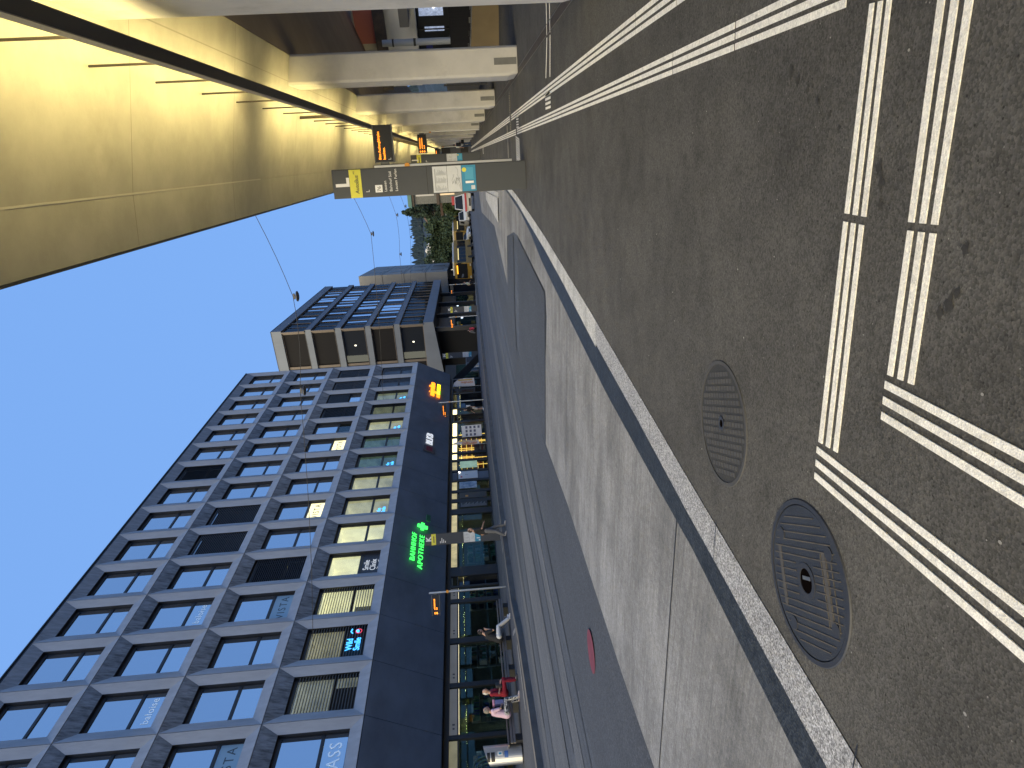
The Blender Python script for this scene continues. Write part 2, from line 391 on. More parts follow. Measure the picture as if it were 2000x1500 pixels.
def setting():
    # wide ground below everything
    struct('ground', MB().quad((-900, -60, -.45), (900, -60, -.45), (900, 1500, -.45), (-900, 1500, -.45)), M_pave)
    # road: gently cross-falling grid
    xs = [-2.0 - 1.0 * i for i in range(0, 41)]; ys = [-8 + 4 * j for j in range(0, 48)]
    mb = MB(); nx = len(xs)
    vs = [(x, y, road_z(x, y)) for y in ys for x in xs]
    fs = [(j * nx + i, j * nx + i + 1, (j + 1) * nx + i + 1, (j + 1) * nx + i) for j in range(len(ys) - 1) for i in range(nx - 1)]
    mb.add(vs, fs); struct('road', mb, M_road, smooth=True)
    # concrete lane where the buses stop
    slab = [(-2.5, 1), (-4.9, 1.4), (-5.17, 4.11), (-5.31, 5.29), (-5.45, 7.21), (-5.56, 8.93), (-5.92, 11.68), (-4.22, 11.72), (-3.39, 11.53), (-2.97, 11.75),
            (-2.97, 17.59), (-3.1, 18.96), (-3.68, 21.8), (-5.3, 22.1), (-4.6, 30), (-6.4, 48), (-4.0, 62), (-2.9, 50), (-2.3, 30), (-2.25, 16), (-2.45, 11)]
    struct('bus_bay', sheet(slab, road_z, .010), M_slab)
    # darker and worn asphalt fields
    struct('road_patch', sheet([(-5.2, 0), (-7.6, 4), (-8.1, 8), (-8.4, 13), (-7.6, 20), (-7.0, 30), (-6.2, 30), (-6.0, 20), (-6.32, 17.7), (-6.0, 12), (-5.58, 8.93), (-5.47, 7.21), (-5.33, 5.3), (-5.19, 4.1), (-4.9, 1.3)], road_z, .005), M_road2)
    struct('road_patch', sheet([(-3.02, 11.8), (-4.2, 11.76), (-5.9, 11.72), (-6.3, 14.9), (-6.28, 17.6), (-3.02, 17.6)], road_z, .014), M_road2)
    struct('road_patch', sheet([(-3.2, 19.1), (-5.4, 19.0), (-6.4, 18.6), (-6.5, 22), (-5.4, 22.05), (-3.65, 21.5)], road_z, .015), M_road2)
    struct('road_patch', sheet([(-10.2, 2), (-12.4, 2), (-12.2, 20), (-11.6, 46), (-11.0, 46), (-10.6, 20)], road_z, .006), M_road3)
    struct('road_patch', sheet([(-13.2, 8), (-13.9, 8), (-14.6, 24), (-14.5, 52), (-14.2, 52), (-14.1, 24)], road_z, .006), M_road3)
    struct('road_patch', sheet([(-8.8, 6), (-9.5, 6), (-9.4, 30), (-8.9, 52), (-8.4, 52), (-8.8, 30)], road_z, .006), M_road3)
    # thin seams in the concrete lane and along the asphalt lanes
    mb = MB()
    for a, b, w in [((-2.6, 4.04), (-5.02, 3.98), .018), ((-2.6, 9.2), (-5.5, 9.1), .012), ((-2.6, 14.6), (-2.95, 14.6), .02)]:
        mb.v += []
        dx, dy = b[0] - a[0], b[1] - a[1]; l = math.hypot(dx, dy); px, py = -dy / l * w / 2, dx / l * w / 2
        P = [(a[0] + px, a[1] + py), (a[0] - px, a[1] - py), (b[0] - px, b[1] - py), (b[0] + px, b[1] + py)]
        mb.add([(x, y, road_z(x, y) + .014) for x, y in P], [(0, 1, 2, 3)])
    struct('slab_joint', mb, M_blk)
    mb = MB()
    for xa, xb, y0, y1 in [(-8.25, -7.3, 3, 46), (-10.4, -10.1, 4, 44), (-12.5, -12.0, 3, 50), (-13.5, -13.4, 12, 60), (-9.55, -9.0, 8, 40)]:
        n = 14
        for k in range(n):
            ya, yb = y0 + (y1 - y0) * k / n, y0 + (y1 - y0) * (k + 1) / n
            f = lambda y: xa + (xb - xa) * (y - y0) / (y1 - y0) + .05 * math.sin(y * .7)
            mb.add([(f(ya) - .02, ya, road_z(f(ya), ya) + .012), (f(ya) + .02, ya, road_z(f(ya), ya) + .012), (f(yb) + .02, yb, road_z(f(yb), yb) + .012), (f(yb) - .02, yb, road_z(f(yb), yb) + .012)], [(0, 1, 2, 3)])
    struct('tar_seam', mb, M_rub)
    mb = MB(); mb.lathe((-6.45, 6.85, road_z(-6.45, 6.85) + .0125), [(.27, 0), (.27, .002)], 28)
    struct('red_marking', mb, M_red)
    # white island strip further along the lane
    struct('road_marking', sheet([(-2.8, 26), (-3.0, 26), (-4.0, 38.3), (-3.85, 38.4)], road_z, .018), M_gran2)
    struct('traffic_island', sheet([(-3.0, 26.2), (-3.9, 26.1), (-4.4, 38), (-4.05, 38.3)], road_z, .05), M_gran2)
    # drain channel, granite kerb, platform
    inn = [(-1.9, -4), (-2.09, 0), (-2.09, 1.58), (-2.06, 2.81), (-2.04, 3.47), (-1.99, 4.67), (-1.92, 6.36), (-1.85, 8.71), (-1.80, 10.53), (-1.78, 12.64), (-1.77, 15.87), (-1.9, 24), (-2.2, 34), (-2.8, 46), (-4.2, 66), (-6.6, 110)]
    wid = [.24, .24, .235, .22, .225, .225, .25, .2, .19, .18, .13, .13, .13, .14, .14, .14]
    out = [(x - w, y) for (x, y), w in zip(inn, wid)]
    k = 7
    def ribbon(A, B, za, zb, mb=None):
        mb = mb or MB()
        for i in range(len(A) - 1):
            mb.quad((*A[i], za(*A[i])), (*A[i + 1], za(*A[i + 1])), (*B[i + 1], zb(*B[i + 1])), (*B[i], zb(*B[i])))
        return mb
    zf = lambda z: (lambda x, y: z)
    def kerb(name, A, B, m):
        mb = ribbon(A, B, zf(.004), zf(-.002)); ribbon(B, B, zf(-.002), lambda x, y: road_z(x, y) - .1, mb)
        struct(name, mb, m)
    kerb('kerb', inn[:7], out[:7], M_gran); kerb('kerb', inn[6:], [(x - .03, y) for x, y in out[6:]], M_gran2)
    so = [(-2.95, -4), (-2.8, 0), (-2.77, 2.12), (-2.70, 3.68), (-2.72, 4.68), (-2.74, 6.51), (-2.66, 9.11), (-2.55, 12.21), (-2.38, 13.99), (-2.26, 16.5), (-2.3, 22)]
    si = [(x + w, y) for (x, y), w in zip(so, [.9, .6, .5, .45, .47, .5, .5, .5, .4, .3, .3])]
    struct('drain_channel', ribbon(so, si, lambda x, y: road_z(x, y) + .016, lambda x, y: road_z(x, y) + .016), M_rub)
    mb = MB()
    for y in [.4, 1.62, 2.98, 4.3, 5.6, 7.3, 8.9, 10.4]:   # kerb stone joints
        x = -2.05 if y < 5 else -1.88
        mb.quad((x - .26, y, .0065), (x + .02, y, .0065), (x + .02, y + .006, .0065), (x - .26, y + .006, .0065))
    struct('kerb_joint', mb, M_blk)
    pl = [(x, y) for x, y in inn] + [(30, 110), (30, -4)]
    struct('platform', sheet(pl, lambda x, y: 0, 0), M_asph)

    # tactile guide lines
    def lines(name, segs):
        mb = MB()
        for P in segs: mb.prism(P, .001, .0045)
        struct(name, mb, M_paint)
    def band(a0, a1, b0, b1, n=3, fill=.6):
        """three stripes between edge a and edge b (start a0-b0, end a1-b1)"""
        o = []
        for i in range(n):
            u0 = i / (n - 1 + fill); u1 = (i + fill) / (n - 1 + fill)
            m = lambda p, q, u: (p[0] + (q[0] - p[0]) * u, p[1] + (q[1] - p[1]) * u)
            o.append([m(a0, b0, u0), m(a1, b1, u0), m(a1, b1, u1), m(a0, b0, u1)])
        return o
    lines('tactile_line', band((.235, 2.152), (-.35, 2.14), (.235, 2.045), (-.345, 2.02), 3, .52) + band((-.375, 2.14), (-1.14, 2.115), (-.37, 2.025), (-1.12, 1.99), 3, .52))
    lines('tactile_line', band((.25, 1.845), (-.33, 1.815), (.25, 1.715), (-.32, 1.695), 3, .52) + band((-.352, 1.812), (-.765, 1.795), (-.342, 1.695), (-.75, 1.675), 3, .52))
    lines('tactile_line', band((-.785, 1.80), (-.70, .55), (-.905, 1.79), (-.83, .50), 3, .5))
    lines('tactile_line', band((-1.16, 2.12), (-1.04, .55), (-1.285, 2.11), (-1.17, .50), 3, .5))
    def run(s0, s1, t0, t1, step=.905):
        segs = []; t = t0
        while t < t1:
            e = min(t + step, t1)
            segs += band(st(s0, t + .009), st(s0, e - .009), st(s1, t + .009), st(s1, e - .009))
            t = e
        return segs
    lines('tactile_line', run(.372, .482, 2.26, 14.9)); lines('tactile_line', run(.372, .482, 15.2, 72))
    lines('tactile_line', run(.70, .823, .4, 16.3)); lines('tactile_line', run(.70, .823, 16.8, 72))
    # cross lines and dashes
    lines('tactile_line', [[(3.4, 9.55), (.85, 9.62), (.85, 9.66), (3.4, 9.59)], [(3.4, 9.25), (.85, 9.30), (.85, 9.34), (3.4, 9.29)], [(.82, 9.62), (.36, 9.82), (.36, 9.86), (.82, 9.66)], [(.82, 9.30), (.36, 9.40), (.36, 9.44), (.82, 9.34)]])
    d = []
    for i in range(4): d.append([(.17 - i * .055, 9.95), (.14 - i * .055, 9.95), (.16 - i * .055, 9.42), (.19 - i * .055, 9.42)])
    for i in range(5): d.append([(-.13 - i * .05, 14.95), (-.155 - i * .05, 14.95), (-.14 - i * .05, 14.45), (-.115 - i * .05, 14.45)])
    for i in range(14): d.append([(-.52 - i * .047, 15.3), (-.545 - i * .047, 15.3), (-.575 - i * .047, 14.4), (-.55 - i * .047, 14.4)])
    for i in range(5): d.append([st(.35 - i * .06, 37), st(.32 - i * .06, 37), st(.32 - i * .06, 36.2), st(.35 - i * .06, 36.2)])
    lines('tactile_dash', d)
    # metal drainage gutter by the pillars and a cross gutter with studs
    mb = MB(); P = [(st(1.30, 2), st(1.36, 2)), (st(1.30, 60), st(1.36, 60))]
    mb.quad((*st(1.40, 2), .003), (*st(1.50, 2), .003), (*st(1.50, 60), .003), (*st(1.40, 60), .003))
    struct('gutter', mb, mat('gutter_brown', (.05, .04, .036), .7, var=.3))
    mb = MB()
    for s in (1.385, 1.505): mb.quad((*st(s, 2), .005), (*st(s + .012, 2), .005), (*st(s + .012, 60), .005), (*st(s, 60), .005))
    struct('gutter_edge', mb, M_grey)
    mb = MB()
    for i in range(16):
        x = .32 - i * .05; mb.box(x, x + .03, 16.42, 16.7, .001, .012)
    mb.quad((-.35, 17.6, .004), (-1.15, 17.6, .004), (-1.15, 18.0, .004), (-.35, 18.0, .004))
    struct('gutter_cover', mb, mat('gutter_metal', (.16, .145, .12), .5, metal=.4))
    mb = MB()
    for t in (26, 34): mb.quad((*st(1.3, t), .003), (*st(-.6, t), .003), (*st(-.6, t + .8), .003), (*st(1.3, t + .8), .003))
    struct('platform_patch', mb, mat('asphalt_pale_patch', (.085, .078, .068), .9, var=.2))
    mb = MB()
    for x, y, r in [(-.50, 1.60, .022), (-.53, 1.63, .016), (-.47, 1.58, .014), (.08, 2.62, .024), (.05, 2.56, .018), (.02, 2.48, .013), (-.02, 2.40, .012), (-.06, 2.31, .012), (-.1, 2.24, .010), (-.2, 1.99, .018), (-.24, 1.97, .02), (-.3, 1.96, .014), (-.36, 1.58, .016)]:
        n = 11; ph = rnd.random() * 6
        mb.add([(x + r * (1 + .5 * math.sin(k * 2.3 + ph)) * math.cos(6.283 * k / n), y + r * .8 * (1 + .4 * math.sin(k * 1.7 + ph)) * math.sin(6.283 * k / n), .0025) for k in range(n)], [tuple(range(n))])
    struct('oil_stain', mb, mat('asphalt_stain', (.045, .042, .038), .8, var=.5, vscale=60))
    mb = MB()                                  # specks of litter and chewing gum
    for i in range(70):
        x, y = rnd.uniform(-1.9, .6), rnd.uniform(1, 12); r = rnd.uniform(.002, .0055)
        mb.add([(x + r * math.cos(k * 1.05), y + r * 1.3 * math.sin(k * 1.05), .002) for k in range(6)], [tuple(range(6))])
    tag(obj('gum_spot', mb, mat('pale_gum', (.3, .29, .27), .8)), 'pale chewing gum specks trodden into the platform asphalt', 'gum', kind='stuff')
    # far pavement
    edge = [(-14.6, 2), (-14.9, 9), (-15.0, 12.2), (-15.25, 14.1), (-15.6, 16.1), (-15.9, 17.9), (-17.05, 21), (-17.4, 23.5), (-17.74, 26.2), (-18.1, 31.3), (-18.7, 36), (-18.6, 44.8), (-18.2, 52.8), (-18, 60), (-18.4, 75), (-20, 100)]
    wide = [(x - 22, y) for x, y in edge]
    ex = lambda x, y: pave_z(x, y)
    n = 8; mb = MB()
    for i in range(len(edge) - 1):
        for kx in range(n):
            def pt(e, q): x, y = e[0] - 24 * (q / n) ** 1.6, e[1]; return (x, y, min(.72, pave_z(x, y)) if y < 66 else pave_z(max(x, -24), y))
            mb.quad(pt(edge[i], kx), pt(edge[i + 1], kx), pt(edge[i + 1], kx + 1), pt(edge[i], kx + 1))
    struct('pavement', mb, M_pave)
    e2 = [(x + .02, y) for x, y in edge]; e3 = [(x - .28, y) for x, y in edge]
    mb = ribbon(e2, e3, lambda x, y: pave_z(x, y) + .012, lambda x, y: pave_z(x, y) + .012); ribbon(e2, e2, lambda x, y: pave_z(x, y) + .012, lambda x, y: road_z(x, y) - .1, mb)
    struct('far_kerb', mb, mat('far_kerb_stone', (.17, .155, .14), .8, var=.3, vscale=2))
    mb = MB()
    for y0, y1 in [(15.2, 18.2), (18.9, 20.0), (26, 29.2)]:
        f = lambda y: min(edge, key=lambda e: abs(e[1] - y))[0] - .55
        mb.quad((f(y0), y0, pave_z(f(y0), y0) + .012), (f(y0) - .22, y0, pave_z(f(y0) - .22, y0) + .012), (f(y1) - .22, y1, pave_z(f(y1) - .22, y1) + .012), (f(y1), y1, pave_z(f(y1), y1) + .012))
    struct('pavement_marking', mb, mat('worn_paint', (.3, .3, .31), .8, var=.5, vscale=5))
setting()
# ------------------------------------------------------------------ manhole covers
def manholes():
    ri = mat('cast_iron', (.036, .040, .050), .6, metal=.1, var=.3, vscale=9, bump=.3, bscale=160)
    rr = mat('cast_iron_rim', (.048, .05, .058), .55, metal=.3, var=.2, vscale=12)
    rust = mat('worn_iron_rib', (.125, .108, .085), .65, metal=.1, var=.4, vscale=14)
    fill = mat('lid_asphalt_fill', (.042, .042, .043), .85, var=.3, vscale=14, bump=.5, bscale=200)
    # nearer cover: parallel ribs, round eye in the middle
    c = Vector((-1.703, 2.069, 0)); Rr = .305
    t = thing('manhole_cover', 'round ribbed iron manhole cover with a big central hole, nearest the kerb joint', 'manhole cover', c)
    obj('frame', MB().lathe((0, 0, 0), [(Rr - .018, .001), (Rr - .018, .006), (Rr, .006), (Rr + .004, .001)], 64), rr, t)
    lid = obj('lid', MB().lathe((0, 0, 0), [(.050, -.03), (.050, .0035), (Rr - .022, .0035), (Rr - .022, .001)], 64), ri, t)
    # (the lathe closes its bottom: the eye is a dark well)
    obj('hole', MB().lathe((0, 0, 0), [(.046, .002), (.046, .0042)], 32), mat('void_black', (.004, .003, .003), 1, spec=0), t)
    obj('hole_lever', MB().obox((.012, .0, .0043), (.5, -.87, 0), (.87, .5, 0), (0, 0, 1), (-.03, .03), (-.007, .007), (0, .002)), mat('lever_steel', (.10, .11, .13), .4), t)
    obj('hole_ring', ring(.047, .068, .0034, .0065), rr, t)
    a = R(-60); ux, uy = Vector((math.cos(a), math.sin(a), 0)), Vector((-math.sin(a), math.cos(a), 0))
    mb = MB()
    for k in range(-9, 10):
        d = k * .0295
        h = math.sqrt(max(0, (Rr - .04) ** 2 - d * d))
        for s0, s1 in ([(-h, -.075), (.075, h)] if abs(d) < .07 else [(-h, h)]):
            if s1 - s0 > .02: mb.obox(uy * d, ux, uy, (0, 0, 1), (s0, s1), (-.0022, .0022), (.003, .0062))
    obj('rib', mb, rust, t)
    mb = MB()
    for q in (.14, .178, .212):                # short cross bars towards the platform side
        for k in range(-5, 4):
            mb.obox(ux * q, uy, ux, (0, 0, 1), (k * .0295 + .004, k * .0295 + .0255), (-.002, .002), (.003, .006))
    obj('cross_rib', mb, rust, t)
    for q, e0, e1 in ((.16, -.14, .12), (-.20, -.12, .12)): obj('cast_plate', MB().obox(ux * q, uy, ux, (0, 0, 1), (e0, e1), (-.012, .012), (.003, .0055)), mat('cast_plate_iron', (.075, .068, .06), .65), t)
    for ang in (75, 170, 262, 330): obj('lifting_boss', MB().lathe((.235 * math.cos(R(ang)), .235 * math.sin(R(ang)), .003), [(.026, 0), (.026, .0042)], 20), rr, t)
    # farther cover: fine chequer of small blocks
    c = Vector((-1.482, 3.013, 0)); Rr = .31
    t = thing('manhole_cover', 'round iron manhole cover with a fine chequer grid and a small central hole', 'manhole cover', c)
    obj('frame', MB().lathe((0, 0, 0), [(Rr - .018, -.004), (Rr - .018, .005), (Rr, .005), (Rr + .004, -.004)], 64), mat('cast_iron_pale', (.07, .068, .066), .75, var=.3), t)
    obj('lid', MB().lathe((0, 0, 0), [(Rr - .019, -.002), (Rr - .019, .0012)], 64), fill, t)
    mb = MB(); a = R(-68 + 90); ux, uy = Vector((math.cos(a), math.sin(a), 0)), Vector((-math.sin(a), math.cos(a), 0))
    for i in range(-9, 10):
        for j in range(-12, 13):
            x, y = i * .037, j * .0345
            if math.hypot(x, y) < Rr - .037 and math.hypot(x, y) > .035:
                mb.obox(ux * y + uy * x, ux, uy, (0, 0, 1), (-.0112, .0112), (-.0152, .0152), (.0, .0030))
    obj('grid_block', mb, mat('cast_iron_block', (.068, .066, .063), .75, var=.25, vscale=10), t)
    obj('hole_ring', ring(.02, .035, .001, .0065), rr, t)
    obj('hole', MB().lathe((0, 0, 0), [(.018, .001), (.018, .005)], 24), MATS['void_black'], t)
def ring(r0, r1, z0, z1, n=40):
    mb = MB(); o = []
    for k in range(n):
        c, s = math.cos(6.28319 * k / n), math.sin(6.28319 * k / n)
        o += [(r0 * c, r0 * s, z0), (r0 * c, r0 * s, z1), (r1 * c, r1 * s, z1), (r1 * c, r1 * s, z0)]
    f = []
    for k in range(n):
        a, b = k * 4, ((k + 1) % n) * 4
        f += [(a + i, b + i, b + (i + 1) % 4, a + (i + 1) % 4) for i in range(4)]
    return mb.add(o, f)
manholes()

# ------------------------------------------------------------------ canopy
def P3(s, t, z): x, y = st(s, t); return (x, y, z)
def canopy():
    T0, T1 = -7, 128
    ceil = lambda s: 4.53 - .19 * s
    S0, S1 = -.2, 1.9
    root = thing('station_canopy', 'long concrete platform canopy, lit warm from below, on a row of square pillars', 'canopy', (*st(1.6, 10), 0))
    prof = [(-.81, 4.95), (S0, ceil(S0)), (S1, ceil(S1)), (7.0, 5.96), (7.0, 6.4), (1.9, 5.4), (-.83, 5.25)]
    def ex(pl, t0=T0, t1=T1):
        mb = MB(); d = Vector(P3(0, t1, 0)) - Vector(P3(0, t0, 0))
        return mb.extr([P3(s, t0, z) for s, z in pl], d)
    # soffit, outer slanting edge and rear wing are separate castings that butt together
    obj('soffit', ex([(S0, ceil(S0)), (S1, ceil(S1)), (S1, ceil(S1) + .9), (S0, ceil(S0) + .55)]), M_conc, root, True)
    obj('fascia', ex([(-.735, 4.62), (S0 - .003, ceil(S0) + .002), (S0 - .003, ceil(S0) + .55), (-.755, 5.05)]), M_conc, root, True)
    obj('rear_soffit', ex([(S1 + .003, ceil(S1)), (7.0, 5.96), (7.0, 6.4), (S1 + .003, ceil(S1) + .9)]), M_concd, root, True)
    obj('edge_trim', ex([(-.762, 4.615), (-.738, 4.615), (-.758, 5.06), (-.782, 5.06)]), M_anod, root, True)
    obj('drip_lip', ex([(S0 - .008, ceil(S0) - .003), (S0 + .010, ceil(S0) - .006), (S0 + .010, ceil(S0) + .001), (S0 - .008, ceil(S0) + .008)], T0, 12.4), M_ledge, root, True)
    mb = MB()
    for k, t in enumerate([-4.2, .3, 7.6, 10.9, 14.9, 19.3, 23.7, 28.1, 32.5, 36.9, 45, 53]):   # board joints across
        mb.add([P3(-.72, t, 4.612), P3(-.72, t + .012, 4.612), P3(S0, t + .02, ceil(S0) - .002), P3(S0, t, ceil(S0) - .002)], [(0, 1, 2, 3)])
        mb.add([P3(S0, t, ceil(S0) - .003), P3(S0, t + .015, ceil(S0) - .003), P3(S1, t + .015, ceil(S1) - .003), P3(S1, t, ceil(S1) - .003)], [(0, 1, 2, 3)])
    mb.add([P3(1.46, T0, ceil(1.46) - .003), P3(1.475, T0, ceil(1.475) - .003), P3(1.475, T1, ceil(1.475) - .003), P3(1.46, T1, ceil(1.46) - .003)], [(0, 1, 2, 3)])
    obj('seam', mb, M_seam, root, True)
    far = [-1.6, 7.1, 15.1, 23.85, 32.9, 41.8, 50.6, 59.4, 68.2, 77, 85.8, 94.6, 103.4, 112.2]
    for i, t in enumerate(far):
        s0 = 1.30 if i < 2 else 1.40; s1 = s0 + .52; d = .95; ch = .1
        poly = [(s0, t), (s0, t - d + .0), (s0 + .04, t - d - .04), (s1 - .04, t - d - .04), (s1, t - d), (s1, t)]
        mb = MB(); pts = [st(*q) for q in poly]
        n = len(pts); zt = 4.2
        # foot tapers in slightly on the platform side
        vs = [(*st(s + (.035 if s < s0 + .1 else 0), q), 0) for s, q in poly] + [(*p, .16) for p in pts] + [(*p, zt + .12) for p in pts]
        fs = [tuple(range(n))[::-1], tuple(range(2 * n, 3 * n))]
        for l in (0, 1): fs += [(l * n + a, l * n + (a + 1) % n, (l + 1) * n + (a + 1) % n, (l + 1) * n + a) for a in range(n)]
        mb.add(vs, fs)
        pil = obj('pillar', mb, M_pil, root, True, bevel=.012)
        mb = MB(); a0 = s0 + .19; x = MB()
        x.extr([P3(a0, t - d - .045, .02), P3(a0 + .12, t - d - .045, .02), P3(a0 + .12, t - d - .045, .44), P3(a0, t - d - .045, .44)], (TX * .03, TY * .03, 0))
        obj('access_panel', x, mat('access_panel_grey', (.2, .2, .19), .7, var=.3), pil, True)
    # hanging light rail
    lr = thing('light_rail', 'long dark uplighter rail hung on thin rods below the canopy', 'lamp', (*st(.92, 10), 3.6))
    d = Vector(P3(0, 124, 0)) - Vector(P3(0, -5, 0))
    obj('housing', MB().extr([P3(.865, -5, 3.60), P3(.975, -5, 3.60), P3(.975, -5, 3.705), P3(.865, -5, 3.705)], d), mat('rail_dark', (.035, .032, .03), .5), lr, True)
    obj('side_strip', MB().extr([P3(.858, -5, 3.604), P3(.8645, -5, 3.604), P3(.8645, -5, 3.70), P3(.858, -5, 3.70)], d), mat('rail_beige', (.33, .29, .24), .5), lr, True)
    e = mat('warm_tube', (1, .85, .5), .5, emit=(1, .79, .29), estr=LAMP)
    segs = [(-5, 2.4), (3.6, 11.2), (12.7, 20.0), (21.4, 28.8), (30.2, 37.6), (39, 46.4), (47.8, 55.2), (56.6, 71), (72, 95), (96, 122)]
    for a, b in segs:
        mb = MB(); mb.extr([P3(.885, a, 3.708), P3(.955, a, 3.708), P3(.955, a, 3.712), P3(.885, a, 3.712)], Vector(P3(0, b, 0)) - Vector(P3(0, a, 0)))
        obj('light_tube', mb, e, lr, True)
    mb = None
    t = -2.98
    while t < 60:
        r = .011 if abs(t - 15.2) > .5 else .03
        o = obj('hanger_rod', MB().tube([P3(.90, t, 3.70), P3(.90, t, ceil(.9) + .02)], r if t < 30 else .02, 8), mat('rod_dark', (.05, .04, .03), .6), lr, True)
        t += 1.4
LAMP = 37.0
canopy()
# ------------------------------------------------------------------ dark concrete office building
FX, FY0, BAY, ROWH, ZT = -21.12, 60.11, 2.85, 3.844, 21.634
NI = 17
M_sky = glass_mat('sky_glass', (.86, .90, .95), .62, .015, (.02, .03, .045))
M_skyl = glass_mat('sky_glass_lower', (.9, .95, 1.0), .62, .04, (.06, .08, .10))
M_lit = glass_mat('lit_room_glass', (.8, .88, .95), .04, .01, (.02, .02, .02), clear=.97, add=.08)
M_shop = glass_mat('shop_glass', (.3, .45, .45), .03, .01, (.008, .02, .02), clear=.95, add=.10)
M_warm = room_mat('office_room_warm', (.82, .75, .50), .50, .25, 1.1)
M_warmd = room_mat('office_room_dim', (.42, .42, .30), .30, .5, 1.3)
M_green = room_mat('office_room_green', (.16, .22, .17), .28, .6, 1.6)
M_roomd = mat('office_room_dark', (.05, .055, .06), .9)
M_slat = mat('blind_slat_grey', (.10, .102, .11), .5)
M_slatd = mat('blind_slat_dark', (.03, .032, .038), .5)
M_slatw = mat('blind_slat_pale', (.10, .10, .10), .5)
M_neonb = mat('blue_neon', (.1, .5, .9), .5, emit=(.06, .42, 1), estr=1.0)

